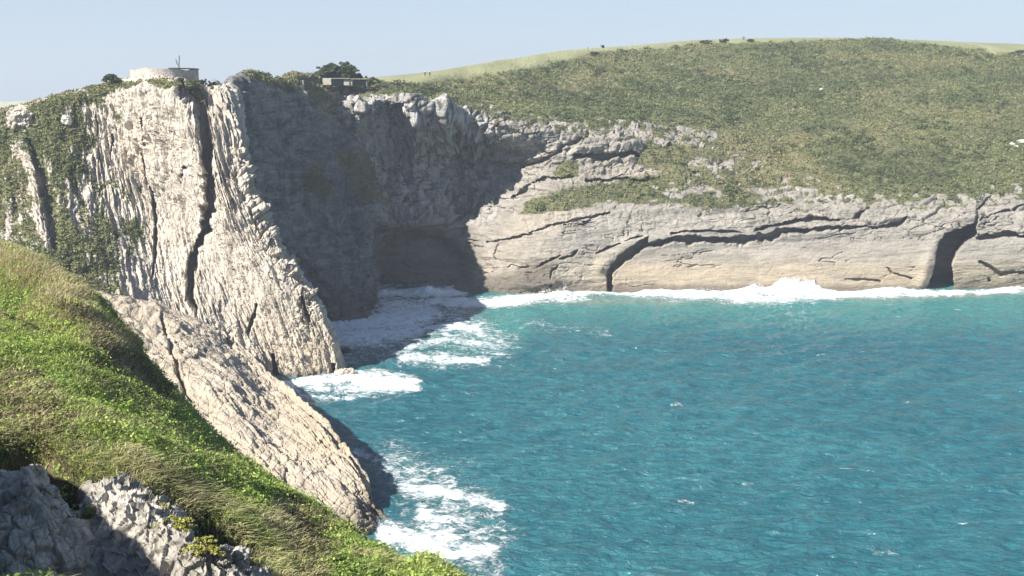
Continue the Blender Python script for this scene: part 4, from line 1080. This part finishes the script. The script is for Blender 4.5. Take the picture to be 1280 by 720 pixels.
# ------------------------------------------------------------------ people on the far grass
M_skin = plain('skin', (0.45, 0.28, 0.2)); M_white = plain('white_cloth', (0.85, 0.85, 0.85), var=.03); M_navy = plain('dark_cloth', (0.03, 0.035, 0.05)); M_hair = plain('dark_hair', (0.03, 0.02, 0.015))
def skin_mesh(name, verts, edges, radii, mat, parent, sub=1):
    me = bpy.data.meshes.new(name); me.from_pydata(verts, edges, []); me.update()
    o = link(me, name, mat, parent)
    o.modifiers.new('Skin', 'SKIN').use_smooth_shade = True
    for k, r in enumerate(radii):
        me.skin_vertices[0].data[k].radius = (r, r)
    me.skin_vertices[0].data[0].use_root = True
    s_ = o.modifiers.new('Sub', 'SUBSURF'); s_.levels = sub; s_.render_levels = sub
    dg = bpy.context.evaluated_depsgraph_get(); ev = o.evaluated_get(dg)
    m2 = bpy.data.meshes.new_from_object(ev); o.modifiers.clear(); o.data = m2
    if not m2.materials: m2.materials.append(mat)
    return o
def person(loc, rz, label, group, stride=.16, top=None, leg=None):
    o = empty('person', loc, rz); tag(o, label, 'person', group)
    V = [(0, 0, .95), (0, 0, 1.15), (0, 0, 1.38), (0, 0, 1.50), (0, .02, 1.62), (0, .02, 1.72),
         (.17, 0, 1.40), (.23, .05, 1.13), (.22, -.08, .90), (-.17, 0, 1.40), (-.23, -.05, 1.13), (-.22, .10, .92),
         (.09, 0, .90), (.10, -stride * .6, .50), (.10, -stride, .07), (.10, -stride - .16, .04),
         (-.09, 0, .90), (-.10, stride * .5, .50), (-.10, stride, .07), (-.10, stride - .16, .04), (.22, -.13, .80), (-.22, .16, .82)]
    E = [(0, 1), (1, 2), (2, 3), (3, 4), (4, 5), (2, 6), (6, 7), (7, 8), (8, 20), (2, 9), (9, 10), (10, 11), (11, 21), (0, 12), (12, 13), (13, 14), (14, 15), (0, 16), (16, 17), (17, 18), (18, 19)]
    R = [.13, .13, .14, .055, .095, .085, .065, .048, .034, .065, .048, .034, .088, .06, .042, .035, .088, .06, .042, .035, .03, .03]
    skin_mesh('body', V, E, R, M_skin, o)
    skin_mesh('shirt', [V[0], V[1], V[2], (0, 0, 1.45), V[6], (.21, .03, 1.2), V[9], (-.21, -.03, 1.2)], [(0, 1), (1, 2), (2, 3), (2, 4), (4, 5), (2, 6), (6, 7)], [.155, .155, .165, .08, .088, .07, .088, .07], top or M_white, o)
    skin_mesh('trousers', [V[0], V[12], V[13], (.10, -stride * .95, .12), V[16], V[17], (-.10, stride * .95, .12)], [(0, 1), (1, 2), (2, 3), (0, 4), (4, 5), (5, 6)], [.14, .105, .078, .06, .105, .078, .06], leg or M_navy, o)
    skin_mesh('hair', [(0, .04, 1.66), (0, .05, 1.76)], [(0, 1)], [.10, .09], M_hair, o)
    return o
g = 'two walkers in white tops on the far ridge'
person(on(Pf[:, :VK], 531.5, 95.5), .6, 'left one of two walkers in white tops on the far grassy ridge', g)
person(on(Pf[:, :VK], 536.8, 95.2) + np.array([0, 1.5, 0]), -2.2, 'right one of two walkers in white tops on the far grassy ridge', g, .12)

# posts, bird, shrubs on the skyline
def post(px, py, h, label, lean=0):
    l = on(Pf[:, :VK], px, py); o = empty('wooden_post', l); tag(o, label, 'post', 'posts along the far ridge')
    strip('stake', [(0, 0, -.4), (lean * .5, 0, h * .5), (lean, 0, h)], [.14, .13, .12], M_twig, o, 6)
    box('cap', (lean, 0, h + .03), (.32, .32, .08), M_twig, o, .01)
post(734.5, 64.5, 1.5, 'short grey post on the far ridge left of the flying bird')
sh = on(Pf[:, :VK], 929, 51.5)
bt2 = empty('bare_shrub', sh); tag(bt2, 'small pale leafless shrub on the highest part of the far ridge', 'shrub')
strip('stem', [(0, 0, -.3), (0, 0, .8)], [.08, .05], M_twig, bt2, 5)
for k in range(16):
    a = random.uniform(0, 6.28); l = random.uniform(.3, .9); z = random.uniform(.2, .9)
    strip('twig', [(0, 0, z), (math.cos(a) * l * .6, math.sin(a) * l * .6, z + .5), (math.cos(a) * l, math.sin(a) * l, z + .9)], [.04, .03, .02], M_twig, bt2, 4)

M_bird = plain('black_feathers', (0.012, 0.012, 0.015), .6)
bo = empty('bird', at(753.2, 58.8, 170)); tag(bo, 'black bird flying low over the far ridge', 'bird')
bo.scale = (1.35, 1.35, 1.35)
bo.rotation_euler = (math.radians(15), math.radians(38), 0)
skin_mesh('body', [(0, -.02, 0), (.12, .0, .02), (.20, .0, .05), (-.16, 0, -.02), (-.34, 0, -.02), (.26, 0, .05)], [(0, 1), (1, 2), (2, 5), (0, 3), (3, 4)], [.075, .06, .045, .05, .03, .012], M_bird, bo)
for sgn in (1, -1):
    V = []; 
    for (a, b, d_, z) in [(0, .10, -.12, 0), (.18, .16, -.12, .10), (.38, .10, -.16, .13), (.55, -.05, -.20, .10)]:
        V += [(b, sgn * (a + .03), z + .015), (d_, sgn * (a + .03), z)]
    V += [(x, y, z - .02) for (x, y, z) in V]
    Fq = []
    for k in range(3):
        Fq += [(2 * k, 2 * k + 1, 2 * k + 3, 2 * k + 2), (8 + 2 * k, 8 + 2 * k + 2, 8 + 2 * k + 3, 8 + 2 * k + 1), (2 * k, 2 * k + 2, 8 + 2 * k + 2, 8 + 2 * k), (2 * k + 1, 8 + 2 * k + 1, 8 + 2 * k + 3, 2 * k + 3)]
    Fq += [(0, 8, 9, 1), (6, 7, 15, 14)]
    mk('wing', (V, Fq), M_bird, bo)

for (px, py, w, h, tint, lab) in [
    (744, 69.5, 3.0, 1.5, .0, 'very dark small bush on the pale grass below the flying bird'),
    (884, 55.5, 5, 1.7, .1, 'dark low shrub on the skyline, left of a pair near the hill top'),
    (904, 54, 5, 1.8, .1, 'dark low shrub on the skyline, right of a pair near the hill top'),
    (938, 52.5, 4, 1.2, .2, 'low dark shrub on the skyline right beside the leafless shrub'),
    (780, 64.5, 5, 1.0, .35, 'flat grey green shrub on the far ridge right of the bird'),
    (1268, 69, 7, 2.2, .45, 'rounded brownish bush on the pale grass at the far right skyline')]:
    tree('skyline_shrub', on(Pf[:, :VK], px, py) + np.array([0, 0, -.3]), w, h, lab, 'shrubs on the far ridge', tint=tint, leaf=.26, n=60, nl=22, seed=int(px))

# ------------------------------------------------------------------ loose rocks
M_rock = rock_material('weathered_boulder', (1, 1, 1), (0, 0, 0), veg_a=(.1, .12, .05), veg_b=(.06, .07, .03), det=2, bumpd=.12, **ROCK)
M_wetrock = plain('wet_dark_rock', (0.03, 0.028, 0.025), .4, bump=.2)
M_white_r = plain('white_limestone', (0.62, 0.59, 0.52), bump=.1)
def rock(name, loc, size, seed, label, mat, cell, amp, group=None, rot=(0, 0, 0), cat='rock', sub=40):
    o = link(rock_mesh(name, size, seed, sub, cell, amp), name, mat, None, loc); o.rotation_euler = rot
    return tag(o, label, cat, group)
rock('boulder', on(Ph, 27, 150), (2.1, 1.8, 1.9), 2, 'knobbly brown boulder standing on the green slope at the far left', M_rock, 1.1, .5)
rock('ledge_boulder', on(Ph, 83, 151), (.8, .7, .9), 3, 'small white rock on the green slope left of the upright layers', M_white_r, .6, .25)
rock('sea_rock', sea(428, 441) + np.array([0, 0, .1]), (1.3, .7, .7), 5, 'small black rock awash in the shaded inlet', M_wetrock, .5, .3)
rock('sea_rock', sea(436, 469) + np.array([-.6, 0, .2]), (1.6, .8, .9), 6, 'pointed brown rock at the foot of the pale headland', M_rock, .6, .3)
rock('sea_rock', sea(688, 366) + np.array([0, 1, .2]), (4, 1.6, 1.7), 7, 'low brown rock in the surf at the corner of the far cliff', M_rock, 1.2, .6)
gw = 'white stones on the heath at the right edge'
for q, (px, py, sz, lab) in enumerate([(1265, 181.5, .9, 'lower left white stone of three on the heath at the right edge'), (1276, 177.5, 1.0, 'upper right white stone of three on the heath at the right edge'), (1270, 184, .5, 'smallest white stone of three on the heath at the right edge')]):
    rock('white_stone', on(Pf[:, :VK], px, py), (sz, sz * .7, sz * .6), 10 + q, lab, M_white_r, .6, .25, gw)
rock('white_stone', on(Pf[:, :VK], 1028, 112), (.9, .6, .4), 14, 'lone white stone high on the middle of the far heath', M_white_r, .6, .2)

# foreground outcrops
M_fore = rock_material('grey_foreground_rock', (1.6, 1.6, .8), (.2, .3, 0), veg_a=(.08, .1, .03), veg_b=(.04, .05, .02), det=3, bumpd=.07,
    light=(0.64, 0.60, 0.53), mid=(0.42, 0.39, 0.34), dark=(0.12, 0.11, 0.09))
OUTC = []
def outcrop(cols, useg, vseg, cell, amp, seed, label, lean=(0, 0)):
    cl = []
    for c_ in cols:
        t_ = at(*c_[0])
        cl.append([t_ + np.array([-.1, 1.3, -.9]), t_ + np.array([0, .35, -.05])] + [at(*q) for q in c_])
    l0 = [p + np.array([-.25, .5, -.15]) for p in cl[0]]; l1 = [p + np.array([-.2, 1.6, -.3]) for p in cl[0]]
    r0 = [p + np.array([.25, .5, -.3]) for p in cl[-1]]; r1 = [p + np.array([.3, 1.6, -.6]) for p in cl[-1]]
    cl = [l1, l0] + cl + [r0, r1]
    B, U, W = loft(cl, [30, 24] + useg + [24, 30], [20, 20] + vseg)
    N = gnormal(B); 
    if N[len(U) // 2, 60, 1] > 0: N = -N
    x, y, z = B[..., 0] + seed, B[..., 1], B[..., 2]
    w_ = fbm(x * 1.2, y * 1.2, z * 1.2, 3)
    xs = x + lean[0] * z; zs = z + lean[1] * x
    bv, be = blocks(xs / cell + .3 * w_, y / cell, zs / cell / 1.35); bv2, be2 = blocks(xs / cell * 2.2, y / cell * 2.2, zs / cell * 2.0)
    d = amp * (1.7 * (bv - .5) - .9 * sstep(.13, 0, be) + .40 * (bv2 - .5) - .30 * sstep(.10, 0, be2) + 1.0 * w_ + .12 * fbm(x * 9, y * 9, z * 9, 4))
    P_ = B + N * d[..., None]
    zz = 0 * d; OUTC.append(P_)
    o = link(mesh_np('rock_outcrop', P_.reshape(-1, 3), grid_faces(*P_.shape[:2]), dict(veg=np.clip(.1 + .3 * sstep(2.6, 1.8, W) + .3 * sstep(3.2, 4, W), 0, 1), dry=zz, warm=zz, wet_shade=zz)), 'rock_outcrop', M_fore)
    return tag(o, label, 'rock')
outcrop([[(-70, 590, 22.0), (-72, 650, 20.6), (-75, 760, 19.2)], [(-20, 600, 22.0), (-20, 655, 20.6), (-22, 780, 19.0)], [(12, 596, 22.2), (14, 640, 20.8), (14, 790, 19.0)], [(34, 588, 22.4), (40, 640, 20.9), (44, 790, 19.2)],
         [(54, 618, 22.2), (62, 660, 21.0), (66, 800, 19.4)], [(74, 640, 21.8), (80, 690, 20.9), (80, 800, 19.8)]], [50, 60, 50, 40, 34], [110, 130], .42, .11, 3.3, 'tall shaded grey rock face in the bottom left corner', (.2, -.1))
outcrop([[(112, 614, 23.8), (109, 655, 22.6), (108, 800, 20.6)], [(134, 606, 24.0), (135, 650, 22.6), (138, 800, 20.4)], [(165, 612, 23.8), (168, 660, 22.2), (170, 800, 20.2)], [(198, 634, 23.4), (206, 672, 21.8), (208, 800, 20.0)],
         [(228, 662, 22.8), (240, 690, 21.4), (246, 810, 19.8)], [(246, 698, 22.2), (272, 712, 21.2), (280, 810, 19.8)], [(268, 718, 22.0), (304, 722, 21.2), (312, 810, 20.0)]], [50, 60, 60, 60, 50, 40], [100, 130], .36, .11, 8.1, 'broken rock with a sunlit white top below the grass, bottom left', (-.1, .2))
rock('loose_stone', at(278, 695, 21.5), (.22, .2, .2), 26, 'pale stone among yellow green plants at the bottom', M_fore, .2, .08, 'small stones at the end of the outcrop')
rock('loose_stone', at(302, 697, 21.8), (.18, .2, .16), 27, 'small white stone furthest right at the end of the outcrop', M_fore, .2, .07, 'small stones at the end of the outcrop')
M_yel = leaf_material('yellow_green_leaves', [(0, (.10, .12, .02)), (.5, (.36, .36, .09)), (1, (.58, .53, .18))], .6, .3)
for q, (px, py, Y0, w, lab) in enumerate([(198, 640, 22.4, .50, 'small yellow green plant growing in a crack of the white rock'), (222, 662, 21.7, .75, 'yellow green leafy plant between the white rock and the grass'), (252, 694, 21.0, .85, 'yellow green leafy plant lowest on the outcrop, beside pale stones')]):
    tree('rock_plant', on(OUTC[1], px, py) + np.array([0, -.02, -.06]), w, w * .55, lab, 'yellow green plants on the near rocks', tint=.6, leaf=.024, n=70, nl=24, seed=50 + q, cat='plant', mat=M_yel, trunk_h=.3)

# ------------------------------------------------------------------ distant low land on the left
V = []; Qd = []
m_ = 60
for k in range(m_):
    x_ = -620 + 500 * k / (m_ - 1); hgt = 41 + 4.0 * float(fbm(np.array([k * .12]), np.array([0.0]))[0]) 
    V += [(x_, 620, -2), (x_, 640, hgt), (x_, 900, hgt - 2)]
for k in range(m_ - 1):
    for r in range(2): Qd.append((k * 3 + r, k * 3 + 3 + r, k * 3 + 4 + r, k * 3 + 1 + r))
mk('terrain', (V, Qd), plain('distant_fields', (0.30, 0.30, 0.22), scale=.05)); bpy.data.objects['terrain']['kind'] = 'structure'

HAZE = 0.0004
# ------------------------------------------------------------------ light, sky, camera
SUN = Vector((-0.79, -0.61, 0)).normalized(); EL = math.radians(40)
sd = Vector((SUN.x * math.cos(EL), SUN.y * math.cos(EL), math.sin(EL)))
L = bpy.data.lights.new('sun', 'SUN'); L.energy = 5.0; L.angle = math.radians(.5); L.color = (1.0, .955, .88)
lo = bpy.data.objects.new('sun', L); C.objects.link(lo); lo.rotation_euler = sd.to_track_quat('Z', 'Y').to_euler(); lo.location = sd * 300
w = bpy.data.worlds.new('World'); scene.world = w; w.use_nodes = True
nt = w.node_tree; nt.nodes.clear()
sk = nt.nodes.new('ShaderNodeTexSky'); sk.sky_type = 'NISHITA'; sk.sun_disc = False
sk.sun_elevation = EL; sk.sun_rotation = math.atan2(sd.x, sd.y) % (2 * math.pi); sk.altitude = 0; sk.air_density = 1.0; sk.dust_density = 0.12; sk.ozone_density = 3.0
bg = nt.nodes.new('ShaderNodeBackground'); bg.inputs[1].default_value = .057
ou = nt.nodes.new('ShaderNodeOutputWorld'); tc = nt.nodes.new('ShaderNodeTexCoord'); sx_ = nt.nodes.new('ShaderNodeSeparateXYZ'); nt.links.new(tc.outputs['Generated'], sx_.inputs[0])
mr = nt.nodes.new('ShaderNodeMapRange'); mr.inputs[1].default_value = -.02; mr.inputs[2].default_value = .45; mr.inputs[3].default_value = .82; mr.inputs[4].default_value = 0
nt.links.new(sx_.outputs[2], mr.inputs[0])
mw = nt.nodes.new('ShaderNodeMix'); mw.data_type = 'RGBA'; nt.links.new(mr.outputs[0], mw.inputs[0]); nt.links.new(sk.outputs[0], mw.inputs[6]); mw.inputs[7].default_value = (4.9, 5.8, 7.2, 1)
nt.links.new(mw.outputs[2], bg.inputs[0]); nt.links.new(bg.outputs[0], ou.inputs[0])

import bmesh
bm = bmesh.new(); bmesh.ops.create_cube(bm, size=1.0)
bmesh.ops.scale(bm, vec=(2400, 1500, 100), verts=bm.verts); bmesh.ops.translate(bm, vec=(0, 500, 44), verts=bm.verts)
me = bpy.data.meshes.new('haze'); bm.to_mesh(me); bm.free()
hm = bpy.data.materials.new('thin_sea_haze'); hm.use_nodes = True; ht = hm.node_tree; ht.nodes.clear()
pv = ht.nodes.new('ShaderNodeVolumePrincipled'); pv.inputs['Color'].default_value = (.80, .88, 1.0, 1); pv.inputs['Density'].default_value = HAZE; pv.inputs['Anisotropy'].default_value = .2
oo = ht.nodes.new('ShaderNodeOutputMaterial'); ht.links.new(pv.outputs[0], oo.inputs['Volume'])
tag(link(me, 'haze', hm), 'thin pale sea haze over the cove', kind='stuff')
cam = bpy.data.cameras.new('camera'); co = bpy.data.objects.new('camera', cam); C.objects.link(co)
co.location = (0, 0, H); co.rotation_euler = (math.pi / 2 - PITCH, 0, 0)
cam.sensor_width = 36; cam.lens = 36 * F / 1280; cam.clip_start = .3; cam.clip_end = 20000
scene.camera = co
scene.view_settings.view_transform = 'Standard'; scene.view_settings.look = 'None'; scene.view_settings.gamma = 1
scene.view_settings.exposure = 1.13; scene.view_settings.use_curve_mapping = False
scene.cycles.max_bounces = 6; scene.cycles.diffuse_bounces = 3; scene.cycles.glossy_bounces = 2; scene.cycles.transmission_bounces = 2
